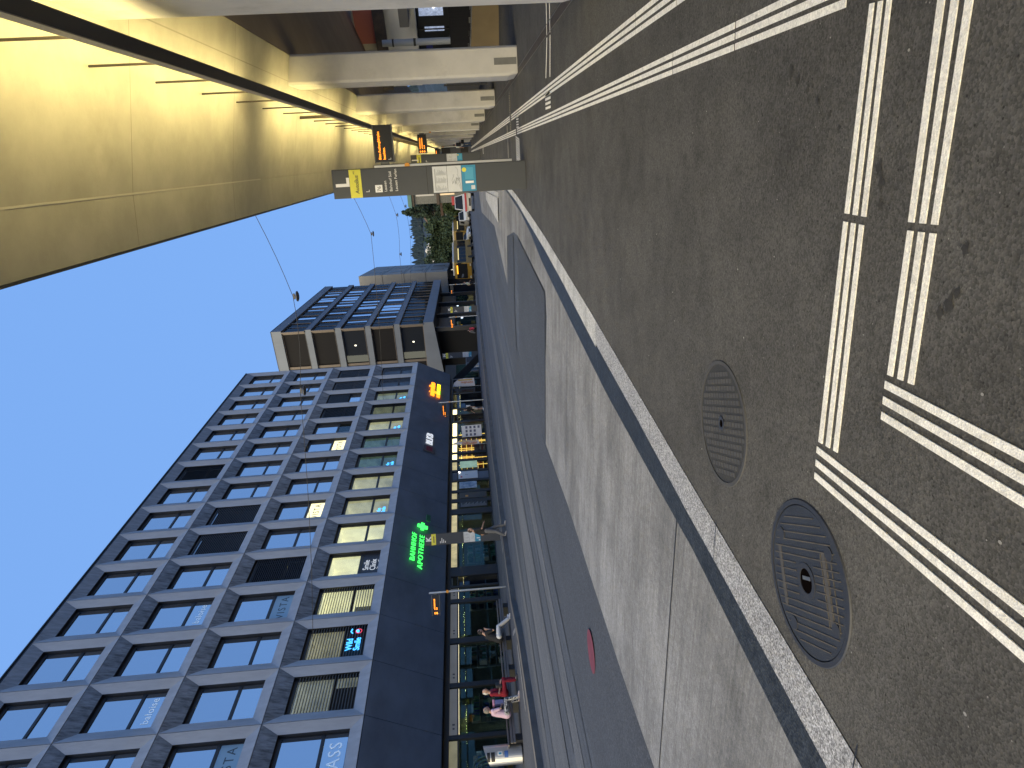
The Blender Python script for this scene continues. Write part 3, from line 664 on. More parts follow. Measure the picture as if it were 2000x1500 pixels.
def office():
    rz = .6
    root = thing('office_building', 'dark concrete office block of deep square window cells over a lit shop front', 'building', (FX - 8, 36, rz))
    DW = FX - 15; NP = []
    ND = lambda i: FY0 - BAY * i
    ZJ = lambda j: ZT - ROWH * j
    # core volume behind the cells
    yN, yF = ND(NI), ND(0)
    obj('wall', MB().box(DW, FX - 1.9, yN, yF - .02, 3.46, ZT - .12), M_band, root, True)
    obj('wall', MB().box(DW, FX, yF - .02, yF + .05, 6.29, ZT), M_fac, root, True)
    obj('wall', MB().box(DW, FX, yN - .25, yN - .03, 6.29, ZT), M_fac, root, True)
    obj('roof', MB().box(DW, FX - .02, yN - .2, yF + .03, ZT + .015, ZT + .10), M_blk, root, True)
    obj('roof_trim', MB().box(FX - .3, FX + .03, yN - .25, yF + .06, ZT + .103, ZT + .16), M_anod, root, True)
    # concrete cells
    iL, iR, iT, iB, D1, D2 = .50, .40, .66, .48, .17, .42
    g = .017
    def cell(first):                       # one cast panel: splayed frame and deep reveal, four materials
        y0, y1, z0, z1 = g, BAY - g, g, ROWH - g
        a0, a1, b0, b1 = y0 + iL, y1 - iR, z0 + iB, z1 - iT
        O = [(0, y0, z0), (0, y1, z0), (0, y1, z1), (0, y0, z1)]; I = [(-D1, a0, b0), (-D1, a1, b0), (-D1, a1, b1), (-D1, a0, b1)]
        B = [(-D2, y, z) for _, y, z in I]; E = [(-.06, y, z) for _, y, z in O]
        mb = MB(); ix = []
        def q(m, *p): mb.quad(*p); ix.append(m)
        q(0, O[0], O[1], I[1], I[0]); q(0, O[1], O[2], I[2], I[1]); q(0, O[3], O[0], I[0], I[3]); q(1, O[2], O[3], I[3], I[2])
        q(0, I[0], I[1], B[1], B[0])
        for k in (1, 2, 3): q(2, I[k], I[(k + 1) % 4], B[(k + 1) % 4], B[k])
        for k in range(4): q(0, O[k], O[(k + 1) % 4], E[(k + 1) % 4], E[k])
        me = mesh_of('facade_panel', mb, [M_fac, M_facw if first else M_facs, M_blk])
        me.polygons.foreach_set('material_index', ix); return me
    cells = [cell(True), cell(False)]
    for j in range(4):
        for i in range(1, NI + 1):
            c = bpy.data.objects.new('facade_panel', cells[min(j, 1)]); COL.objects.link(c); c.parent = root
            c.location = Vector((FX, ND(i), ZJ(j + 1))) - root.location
    obj('joint_backing', joints(ND, ZJ), M_blk, root, True)
    # windows
    kinds = {(0, 7): 'blind_d', (1, 9): 'blind_m', (1, 10): 'blind_m', (2, 1): 'blind_g', (2, 2): 'blind_g', (2, 3): 'blind_h', (2, 4): 'blind_d', (2, 5): 'half', (2, 6): 'half', (2, 7): 'sky',
             (2, 11): 'blind_d', (3, 1): 'blind_g', (3, 2): 'blind_g', (3, 3): 'dim', (3, 4): 'blind_l', (3, 5): 'dimw', (3, 6): 'green', (3, 7): 'green', (3, 8): 'dimw', (3, 9): 'dimw',
             (3, 10): 'warm', (3, 11): 'warm', (3, 12): 'blind_w', (3, 13): 'blind_x', (3, 14): 'blind_y'}
    TXT = {(2, 6): 'VISTA', (2, 9): 'VISTA', (2, 12): 'VISTA', (2, 15): 'VISTA', (1, 14): 'baloise', (1, 12): 'baloise', (3, 15): 'ASS', (3, 11): 'Smile', (3, 13): 'Wild'}
    neon = {(3, 3), (3, 5), (3, 7), (3, 9)}
    proto = None; nwin = 0
    slat_cache = {}
    for j in range(4):
        for i in range(1, NI + 1):
            kd = kinds.get((j, i), 'sky')
            o3 = (FX - .36, ND(i) + g + iL, ZJ(j + 1) + g + iB)      # window origin, lower near corner
            W, Hh = BAY - 2 * g - iL - iR, ROWH - 2 * g - iB - iT
            if proto is None:
                f = MB(); t = .055
                f.box(-.06, .02, 0, t, 0, Hh); f.box(-.06, .02, W - t, W, 0, Hh); f.box(-.06, .02, t, W - t, 0, t); f.box(-.06, .02, t, W - t, Hh - .14, Hh); f.box(-.06, .025, t, W - t, .93, 1.05)
                proto = mesh_of('window', f, M_anod)
                p_up = mesh_of('pane', MB().box(-.03, -.018, t, W - t, 1.05, Hh - .14), M_sky)
                p_lo = mesh_of('pane', MB().box(-.03, -.018, t, W - t, t, .93), M_skyl)
                def slats(z0, z1, tilt, gap, hw=.038):
                    mb = MB(); z = z0
                    while z < z1:
                        mb.obox((.13, 0, z), (math.cos(tilt), 0, -math.sin(tilt)), (0, 1, 0), (math.sin(tilt), 0, math.cos(tilt)), (-hw, hw), (.02, W - .02), (-.002, .002)); z += gap
                    return mb
                s_full = mesh_of('blind', slats(.03, Hh - .1, R(52), .10, .045), M_slat)
                s_dark = mesh_of('blind', slats(.03, Hh - .1, R(52), .10, .045), M_slatd)
                s_open = mesh_of('blind', slats(.03, Hh - .12, R(38), .12, .05), M_slatw)
                s_half = mesh_of('blind', slats(1.0, Hh - .1, R(62), .068), M_slatd)
                s_lite = mesh_of('blind', slats(.03, Hh - .1, R(30), .068), M_slatd)
            w = bpy.data.objects.new('window', proto); COL.objects.link(w); w.parent = root
            w.location = Vector(o3) - root.location
            def child(name, me):
                c = bpy.data.objects.new(name, me); COL.objects.link(c); c.parent = w; return c
            see = kd in ('warm', 'dim', 'dimw', 'green', 'half', 'blind_w', 'blind_l', 'blind_x', 'blind_y')
            if see:
                # a shallow room behind the glass with a bright back wall, a table or a cupboard
                rm = {'warm': M_warm, 'dim': M_warmd, 'dimw': room_mat('office_room_soft', (.62, .56, .36), .40, .45, 1.2), 'green': M_green, 'half': M_roomd, 'blind_w': M_warm, 'blind_l': M_warmd, 'blind_x': room_mat('office_room_tan', (.50, .44, .30), .34, .5, 1.2), 'blind_y': room_mat('office_room_grey', (.44, .42, .36), .30, .5, 1.2)}[kd]
                mb = MB()
                mb.quad((-1.2, -.3, 0), (-1.2, W + .3, 0), (-1.2, W + .3, Hh), (-1.2, -.3, Hh))
                mb.quad((-.07, -.3, Hh), (-1.2, -.3, Hh), (-1.2, W + .3, Hh), (-.07, W + .3, Hh))
                mb.quad((-.07, W + .3, 0), (-1.2, W + .3, 0), (-1.2, W + .3, Hh), (-.07, W + .3, Hh))
                mb.quad((-.07, -.3, 0), (-1.2, -.3, 0), (-1.2, -.3, Hh), (-.07, -.3, Hh))
                child('room', mesh_of('room', mb, rm))
                fb = MB(); rr = random.Random(i * 7 + j)
                fb.box(-1.18, -.75, rr.uniform(.1, .6), rr.uniform(.8, 1.4), .3, rr.uniform(1.0, 1.9))
                fb.box(-1.15, -.9, rr.uniform(1.2, 1.5), rr.uniform(1.6, 1.85), .3, rr.uniform(.9, 1.4))
                child('furniture', mesh_of('furniture', fb, mat('room_cupboard', (.35, .33, .28), .8) if kd != 'dimw' else mat('room_cupboard_red', (.4, .2, .14), .8)))
                if kd in ('green', 'dimw', 'blind_y'):
                    lb = MB(); lb.box(-.95, -.9, .2 + .1 * (i % 3), .9, Hh - .5, Hh - .46)
                    child('ceiling_lamp', mesh_of('ceiling_lamp', lb, mat('white_tube', (1, 1, .95), .5, emit=(1, .97, .85), estr=5)))
                gl = mesh_of('pane', MB().box(-.03, -.018, t, W - t, 1.05, Hh - .14), M_lit if kd != 'half' else M_sky)
                child('pane', gl)
                child('pane', mesh_of('pane', MB().box(-.03, -.018, t, W - t, t, .93), M_lit))
            else:
                child('pane', p_up); child('pane', p_lo)
            bl = {'blind_d': s_dark, 'blind_m': s_full, 'blind_g': s_full, 'blind_h': s_half, 'blind_l': s_lite, 'blind_w': s_open, 'blind_x': s_open, 'blind_y': s_open}.get(kd)
            if bl: child('blind', bl)
            tx = TXT.get((j, i))
            if tx:
                lit = (j, i) in ((2, 6), (2, 9))
                if tx == 'VISTA':
                    sm = mat('vista_film_lit', (.8, .75, .45), .6, emit=(.9, .8, .42), estr=.75) if lit else mat('vista_film', (.28, .42, .52), .4)
                    child('pane_sheet', mesh_of('pane_sheet', MB().box(-.016, -.012, t + .02, W - t, t, .90), sm))
                    l = obj('lettering', text_mb('VISTA', .5, (-.010, W * .5, .28), (0, 1, 0), (0, 0, 1), .003, 'CENTER', 1.25), mat('film_letter_dark', (.07, .10, .12), .6), w)
                elif tx == 'baloise':
                    obj('lettering', text_mb('baloise', .42, (-.010, W * .52, .32), (0, 1, 0), (0, 0, 1), .003, 'CENTER', 1.1), mat('pale_letter', (.8, .9, 1), .5, emit=(.5, .7, .9), estr=.12), w)
                elif tx == 'ASS':
                    obj('lettering', text_mb('ASS', .66, (-.010, W * .5, .25), (0, 1, 0), (0, 0, 1), .003, 'CENTER', 1.15), mat('pale_letter', (.8, .9, 1), .5, emit=(.5, .7, .9), estr=.12), w)
                elif tx == 'Smile':
                    child('pane_sheet', mesh_of('pane_sheet', MB().box(-.016, -.012, t, W - t, t, .92), mat('charcoal_sheet', (.045, .048, .055), .5)))
                    for k, q in enumerate(('Smile', 'Clinix')):
                        obj('lettering', text_mb(q, .42, (-.010, W * .5, .54 - .35 * k), (0, 1, 0), (0, 0, 1), .003, 'CENTER', .95), mat('white_letter', (.8, .8, .78), .5, emit=(.8, .8, .75), estr=.3), w)
                    mb = MB(); mb.tube([(-.008, W * .5 + .45 * math.sin(a), .20 - .16 * math.cos(a)) for a in [x * .2 - 1.0 for x in range(11)]], .012, 6)
                    obj('smile_mark', mb, MATS['white_letter'], w)
                else:
                    child('pane_sheet', mesh_of('pane_sheet', MB().box(-.016, -.012, t, W - t, t, .92), mat('charcoal_sheet', (.045, .048, .055), .5)))  # dark sheet added to stand for the unlit blind behind this lower pane
                    for k, q in enumerate(('Wild', 'Smile')):
                        obj('lettering', text_mb(q, .38, (.20, W * .36, .55 - .34 * k), (0, 1, 0), (0, 0, 1), .004, 'CENTER', .95, bold=.008), M_neonb, w)
                    mb = ring(.11, .15, -.005, .005, 20); mb.v = [(.2 + z, W * .78 + x, .36 + y) for x, y, z in mb.v]
                    obj('neon_ring', mb, mat('red_neon', (.5, .05, .08), .5, emit=(.8, .05, .1), estr=.5), w)
                    mb = MB().ball((.2, W * .78, .40), .075, 10, 6); mb.tube([(.2, W * .72, .62), (.2, W * .78, .70), (.2, W * .86, .66)], .03, 8)
                    obj('neon_blob', mb, M_neonb, w)
            if (j, i) == (3, 14): child('pane_sheet', mesh_of('pane_sheet', MB().box(-.016, -.012, t, W * .68, t, .92), mat('charcoal_sheet', (.045, .048, .055), .5)))  # dark sheet stands for the unlit part of this lower pane
            if (j, i) in neon:
                for k, q in enumerate(('the', 'Smile')):
                    obj('lettering', text_mb(q, .30, (-.008, W * .30, .50 - .28 * k), (0, 1, 0), (0, 0, 1), .003, 'CENTER', .95, bold=.008), M_neonb, w)
    # slanting dark band over the shop front
    mb = MB(); zb, xb = 3.44, -22.53
    top = (FX - .02, 6.235)
    for i in range(NI, -1, -1):
        ya, yb = ND(i) + .012, ND(i - 1) - .012
        if i == 0: continue
        n = Vector((-.5, 0, .26)); vs = []
        mb.extr([(top[0], ya, top[1]), (top[0], yb, top[1]), (xb, yb, zb), (xb, ya, zb)], (-.05, 0, .02))
    obj('cladding_band', mb, M_band, root, True, bevel=.006)
    obj('band_edge', MB().box(xb - .06, xb - .012, yN, yF - .02, zb - .02, zb + .035), M_blk, root, True)
    obj('wall', MB().extr([(FX - .09, yF - .10, 6.2), (xb - .06, yF - .10, zb), (DW, yF - .10, zb), (DW, yF - .10, 6.2)], (0, .09, 0)), M_band, root, True)
    # shop front
    SX = -22.95; zf = .62
    obj('shop_fascia', MB().box(SX - .1, SX + .04, yN, yF - .2, 3.19, 3.42), M_blk, root, True)
    obj('wall', MB().box(SX - 5.4, SX - 5.2, yN, yF - .2, .5, 3.4), mat('shop_back_wall', (.05, .075, .07), .8, var=.5, vscale=.8), root, True)
    obj('shop_floor', MB().box(SX - 5.2, SX - .05, yN, yF - .2, .5, .585), mat('shop_floor', (.10, .10, .09), .4), root, True)
    obj('shop_ceiling', MB().box(SX - 5.2, SX - .06, yN, yF - .2, 3.10, 3.16), mat('shop_ceiling', (.28, .27, .22), .8), root, True)
    for k in range(11):
        y = 15.5 + k * 2.6
        obj('ceiling_lamp', MB().box(SX - 2.4, SX - 2.1, y, y + 1.1, 3.06, 3.095), mat('shop_tube', (1, 1, 1), .5, emit=(.85, 1, .92), estr=2.2), root, True)
    for k in range(3): obj('ceiling_lamp', MB().box(SX - 2.2, SX - 1.8, 45.2 + k * 2, 46.4 + k * 2, 3.06, 3.095), mat('shop_tube_warm', (1, 1, 1), .5, emit=(1, .72, .35), estr=7), root, True)
    # openings along the front, each with a post, a glowing or frosted transom and a big pane
    cols = [(13.5, 15.9, 'frost'), (15.9, 18.2, 'frost'), (18.2, 20.3, 'amber'), (20.5, 22.95, 'frost'), (23.2, 25.6, 'frost'), (25.95, 28.45, 'frost'), (28.75, 29.66, 'frost'), (29.8, 30.6, 'dark'), (31.4, 36.7, 'lit'),
            (37.3, 38.1, 'litd'), (38.5, 39.3, 'litd'), (39.6, 40.75, 'lit'), (41.0, 42.1, 'panel'), (42.35, 43.6, 'lit'), (43.9, 44.8, 'bright'), (45.05, 47.4, 'bright'), (47.7, 50.2, 'bright'), (50.5, 51.7, 'dark'), (51.8, 52.9, 'bright'), (53.1, 56.2, 'black'), (56.4, 59.6, 'black')]
    E_b = room_mat('transom_bright', (1, .86, .42), 1.5, .3, 2.5); E_l = room_mat('transom_lit', (.66, .55, .28), .42, .45, 1.5); E_a = room_mat('transom_amber', (.42, .36, .2), .22, .3, 1)
    M_fro = mat('frosted_band', (.17, .165, .16), .5, var=.25, vscale=1.2, emit=(.15, .145, .13), estr=.22)
    ys = sorted(set([c[0] for c in cols] + [c[1] for c in cols]))
    for k in range(len(cols)):
        y0 = cols[k][1]; y1 = cols[k + 1][0] if k + 1 < len(cols) else yF - .2
        if y1 - y0 < .06: y0, y1 = y0 - .04, y1 + .04
        obj('shop_post', MB().box(SX - .12, SX + .03, y0, y1, zf - .03, 3.185), M_blk, root, True)
    base = MB().box(SX - .1, SX + .025, yN, yF - .2, .5, zf + .03); obj('plinth', base, M_blk, root, True)
    for y0, y1, k in cols:
        a, b = y0 + .05, y1 - .05
        f = MB(); f.box(SX - .04, SX + .02, a, b, 2.80, 2.855); f.box(SX - .04, SX + .02, a, b, zf + .03, zf + .10)
        w = obj('shop_window', f, M_blk, root, True)
        tm = {'frost': M_fro, 'amber': E_a, 'lit': E_l, 'litd': E_l, 'bright': E_b}.get(k)
        if tm: obj('transom', MB().box(SX - .03, SX - .01, a, b, 2.86, 3.185), tm, w, True)
        if k == 'frost':
            obj('transom_mark', MB().box(SX - .008, SX - .005, a + .25, a + .33, 2.97, 3.05).box(SX - .008, SX - .005, a + .45, a + .53, 2.96, 3.06), M_ink, w, True)
            obj('light_line', MB().box(SX - .03, SX - .012, a, b, 2.785, 2.798), mat('light_line_glow', (1, .9, .6), .5, emit=(1, .88, .55), estr=.9), w, True)
        if k == 'panel':
            obj('pane', MB().box(SX - .03, SX - .012, a, b, zf + .1, 3.18), M_band, w, True)
        elif k == 'black': obj('pane', MB().box(SX - .03, SX - .012, a, b, zf + .1, 3.18), glass_mat('black_glass', (.6, .7, .8), .05, .02, (.006, .007, .009)), w, True)
        elif k == 'dark': obj('pane', MB().box(SX - .03, SX - .012, a, b, zf + .1, 2.80), glass_mat('black_glass', (.6, .7, .8), .05, .02, (.006, .007, .009)), w, True)
        else: obj('pane', MB().box(SX - .03, SX - .012, a, b, zf + .1, 2.80), M_shop, w, True)
    return SX, zf
def joints(ND, ZJ):
    mb = MB()
    for i in range(0, NI + 1):
        mb.box(FX - .055, FX - .045, ND(i) - .03, ND(i) + .03, ZJ(4), ZT - .02)
    for j in range(1, 5):
        for i in range(1, NI + 1): mb.box(FX - .056, FX - .046, ND(i) + .031, ND(i - 1) - .031, ZJ(j) - .03, ZJ(j) + .03)
    return mb
SX, ZF = office()

def shop_contents():
    r = random.Random(3)
    cm = [mat('shelf_goods_%s' % n, c, .7) for n, c in (('teal', (.05, .16, .16)), ('white', (.30, .33, .33)), ('blue', (.03, .06, .22)), ('green', (.06, .14, .08)), ('brown', (.16, .12, .07)))]
    k = 0
    for y in [16.4, 19.0, 21.4, 24.0, 26.6, 32.4, 34.8]:
        x = SX - r.uniform(1.6, 3.2)
        t = thing('display_shelf', 'shelf of pharmacy goods seen through the shop glass', 'shelf', (x, y, .585), 0, 'shelves inside the pharmacy')
        w = r.uniform(1.0, 1.6); mb = MB()
        for z in (0.05, .5, .95, 1.4): mb.box(-.2, .2, -w / 2, w / 2, z, z + .03)
        mb.box(-.22, -.2, -w / 2, w / 2, 0, 1.8); obj('rack', mb, mat('shelf_rack', (.14, .16, .16), .6), t)
        for q in range(3):
            g = MB()
            for z in (.08, .53, .98, 1.43):
                y0 = -w / 2 + .04
                while y0 < w / 2 - .12:
                    ww = r.uniform(.06, .14)
                    if r.random() < .38: g.box(-.1, .17, y0, y0 + ww, z, z + r.uniform(.15, .34))
                    y0 += ww + .01
            obj('goods', g, cm[(k + q * 2) % 5], t)
        k += 1
    # lit grocery shelves at the far end
    for y in [45.6, 46.9, 48.3, 49.6]:
        t = thing('display_shelf', 'brightly lit snack shelf behind the grocery window', 'shelf', (SX - 1.3, y, .585), 0, 'shelves inside the grocery')
        mb = MB()
        for z in (.4, .8, 1.2, 1.6, 2.0): mb.box(-.2, .25, -.55, .55, z, z + .035)
        mb.box(.2, .25, -.58, -.54, 0, 2.2); mb.box(.2, .25, .54, .58, 0, 2.2)
        obj('rack', mb, mat('rack_yellow_lit', (.8, .55, .15), .6, emit=(.9, .55, .12), estr=.8), t)
        g = MB()
        for z in (.44, .84, 1.24, 1.64):
            for q in range(6): g.box(-.15, .15, -.5 + q * .17, -.38 + q * .17, z, z + r.uniform(.12, .3))
        obj('goods', g, mat('snack_goods', (.30, .08, .05), .7, var=.8, vscale=6), t)
    t = thing('shop_banner', 'dark red counter panel standing behind the grocery glass', 'panel', (SX - .5, 46.2, .6)); obj('board', MB().box(-.05, .05, -1.0, 1.0, 0, 1.0), mat('counter_red', (.16, .03, .03), .6), t)
    obj('foot', MB().box(-.2, .2, -1.02, -.9, -.01, .05).box(-.2, .2, .9, 1.02, -.01, .05), M_blk, t)
    # posters and door signs
    def poster(name, label, y0, y1, z0, z1, m, extra=None):
        t = thing(name, label, 'poster', (SX + .035, (y0 + y1) / 2, z0))
        obj('board', MB().box(0, .02, -(y1 - y0) / 2, (y1 - y0) / 2, 0, z1 - z0), m, t)
        if extra: extra(t, y1 - y0, z1 - z0)
        return t
    def cash(t, w, h):
        obj('red_heart', MB().extr([(.023, -.05 - .30, h * .80), (.023, .12 - .30, h * .80), (.023, .12 - .30, h * .92), (.023, .035 - .30, h * .86), (.023, -.05 - .30, h * .92)], (.004, 0, 0)), mat('logo_red', (.45, .03, .07), .5), t)
        obj('lettering', text_mb('7', .26, (.022, -.05, h * .5), (0, 1, 0), (0, 0, 1), .002), M_grey, t)
        obj('lamp', MB().ball((.06, .34, h - .06), .055, 10, 6), mat('white_lamp', (1, 1, 1), .5, emit=(1, .98, .9), estr=3), t)
    poster('cash_machine_panel', 'white panel with a red mark and a small lamp beside the dark door', 41.05, 42.05, 1.45, 2.75, mat('panel_white', (.62, .62, .62), .5), cash)
    poster('lit_green_poster', 'pale green lit panel behind the glass left of the snack shelves', 42.55, 43.5, 1.45, 2.65, room_mat('green_lit_panel', (.30, .44, .32), .35, .3, 3))
    poster('advert_poster', 'blue and white advert poster between lit transoms', 39.75, 40.6, 1.55, 2.7, mat('advert_blue', (.12, .2, .3), .5, col2=(.5, .55, .6), vscale=3))
    poster('opening_hours_board', 'dark board with pale lines of small print beside the pharmacy', 37.4, 38.05, .95, 2.7, mat('board_black', (.02, .02, .022), .5),
           lambda t, w, h: obj('print_line', lines22(w, h), mat('pale_print', (.28, .28, .27), .6), t))
    poster('menu_board', 'dark notice board with an orange corner beside the pharmacy', 38.5, 39.2, .95, 2.7, mat('board_brown', (.045, .04, .034), .5),
           lambda t, w, h: obj('orange_patch', MB().box(.022, .024, -.2, 0, h * .68, h * .78), M_org, t))
    # faint round symbol on the left-most glass
    t = thing('window_sticker', 'pale green ring symbol stuck on the left end of the glass', 'sticker', (SX + .004, 18.9, 1.75))
    mb = MB()
    for rr in (.20, .36, .52):
        mb.tube([(.004, rr * math.sin(a), rr * math.cos(a)) for a in [q * .28 - 2.2 for q in range(17)]], .028, 5)
    obj('ring_mark', mb, mat('sticker_green', (.06, .13, .10), .6), t)
    mb = MB()
    for q in range(3): mb.tube([(.004, -.75 - .1 * a * a, .35 - q * .28 + .12 * a) for a in [0, .5, 1, 1.5, 2]], .03, 5)
    obj('wave_mark', mb, MATS['sticker_green'], t)
def lines22(w, h):
    mb = MB()
    for k in range(22): mb.box(.022, .024, -w / 2 + .05, -w / 2 + .05 + (w - .1) * (.45 + .55 * ((k * 37) % 10) / 10), .08 + k * .072, .105 + k * .072)
    return mb
shop_contents()

# ------------------------------------------------------------------ signs on the dark band
def band_pt(y, z, off): return (-21.12 + (z - 6.26) * .5 + off, y, z)
def band_signs():
    G = mat('green_neon', (.1, .9, .2), .5, emit=(.05, 1, .10), estr=1.05); Gd = mat('green_sign_side', (.02, .12, .05), .5)
    up = Vector((.447, 0, .894))
    def letters(parent, txt, size, y, z, m, off=.12, sp=1.0, bold=0, al='LEFT', sh=0, w=None):
        o = Vector(band_pt(y, z, off))
        mb = text_mb(txt, size, o, (0, 1, 0), up, .03, al, sp, sh, bold, w)
        return obj('lettering', mb, m, parent, True)
    t = thing('pharmacy_sign', 'green glowing pharmacy lettering with a cross on the dark band', 'sign', band_pt(31.5, 4.6, .05))
    letters(t, 'BAHNHOF', .42, 30.45, 4.98, G, sp=1.15, bold=-.012, w=2.5); letters(t, 'APOTHEKE', .42, 29.95, 4.58, G, sp=1.15, bold=-.012, w=3.0)
    c = Vector(band_pt(33.75, 4.72, .18)); mb = MB()
    for a, b in ((.30, .10), (.10, .30)): mb.obox(c, (0, 1, 0), up, (1, 0, -.5), (-a, a), (-b, b), (-.05 if a > b else -.047, .05 if a > b else .047))
    obj('cross', mb, G, t, True)
    obj('cross_side', MB().obox(c + Vector((.35, .25, -.35)), (0, 1, 0), up, (1, 0, -.5), (-.3, .3), (-.12, .12), (-.04, .04)), Gd, t, True)
    obj('bracket', MB().tube([band_pt(33.9, 4.65, .02), c], .03, 6), M_blk, t, True)
    t = thing('bank_sign', 'white bank lettering with a dark red emblem on the dark band', 'sign', band_pt(44.6, 4.7, .05))
    letters(t, 'BLKB', .72, 44.3, 4.52, mat('white_sign', (.8, .8, .8), .5, emit=(.8, .82, .85), estr=.35), bold=.004, w=1.7)
    b = Vector(band_pt(43.65, 4.75, .06)); e = obj('emblem', MB().obox(b, (0, 1, 0), up, (.894, 0, -.447), (-.42, .42), (-.4, .4), (0, .05)), mat('emblem_grey', (.10, .09, .10), .5), t, True)
    obj('emblem_mark', MB().obox(b, (0, 1, 0), up, (.894, 0, -.447), (-.3, .36), (-.26, .2), (.052, .06)), mat('emblem_red', (.18, .015, .035), .5), t, True)
    t = thing('grocery_sign', 'orange and yellow glowing grocery lettering near the far corner', 'sign', band_pt(54.5, 4.7, .05))
    O = mat('orange_neon', (1, .35, .02), .5, emit=(1, .23, .01), estr=1.5)
    letters(t, 'migrolino', .72, 53.3, 4.66, O, bold=.012, sp=.95, w=2.9)
    o = Vector(band_pt(53.3, 4.22, .12)); obj('orange_bar', MB().obox(o, (0, 1, 0), up, (.894, 0, -.447), (0, .65), (0, .28), (0, .04)), O, t, True)
    o = Vector(band_pt(54.0, 4.22, .12)); obj('green_bar', MB().obox(o, (0, 1, 0), up, (.894, 0, -.447), (0, .75), (0, .28), (0, .04)), mat('lime_neon', (.5, .9, .05), .5, emit=(.4, .9, .03), estr=1.1), t, True)
    o = Vector(band_pt(54.8, 4.22, .12)); obj('yellow_bar', MB().obox(o, (0, 1, 0), up, (.894, 0, -.447), (0, 1.4), (0, .28), (0, .04)), mat('yellow_neon', (1, .85, .02), .5, emit=(1, .75, .01), estr=1.2), t, True)
band_signs()
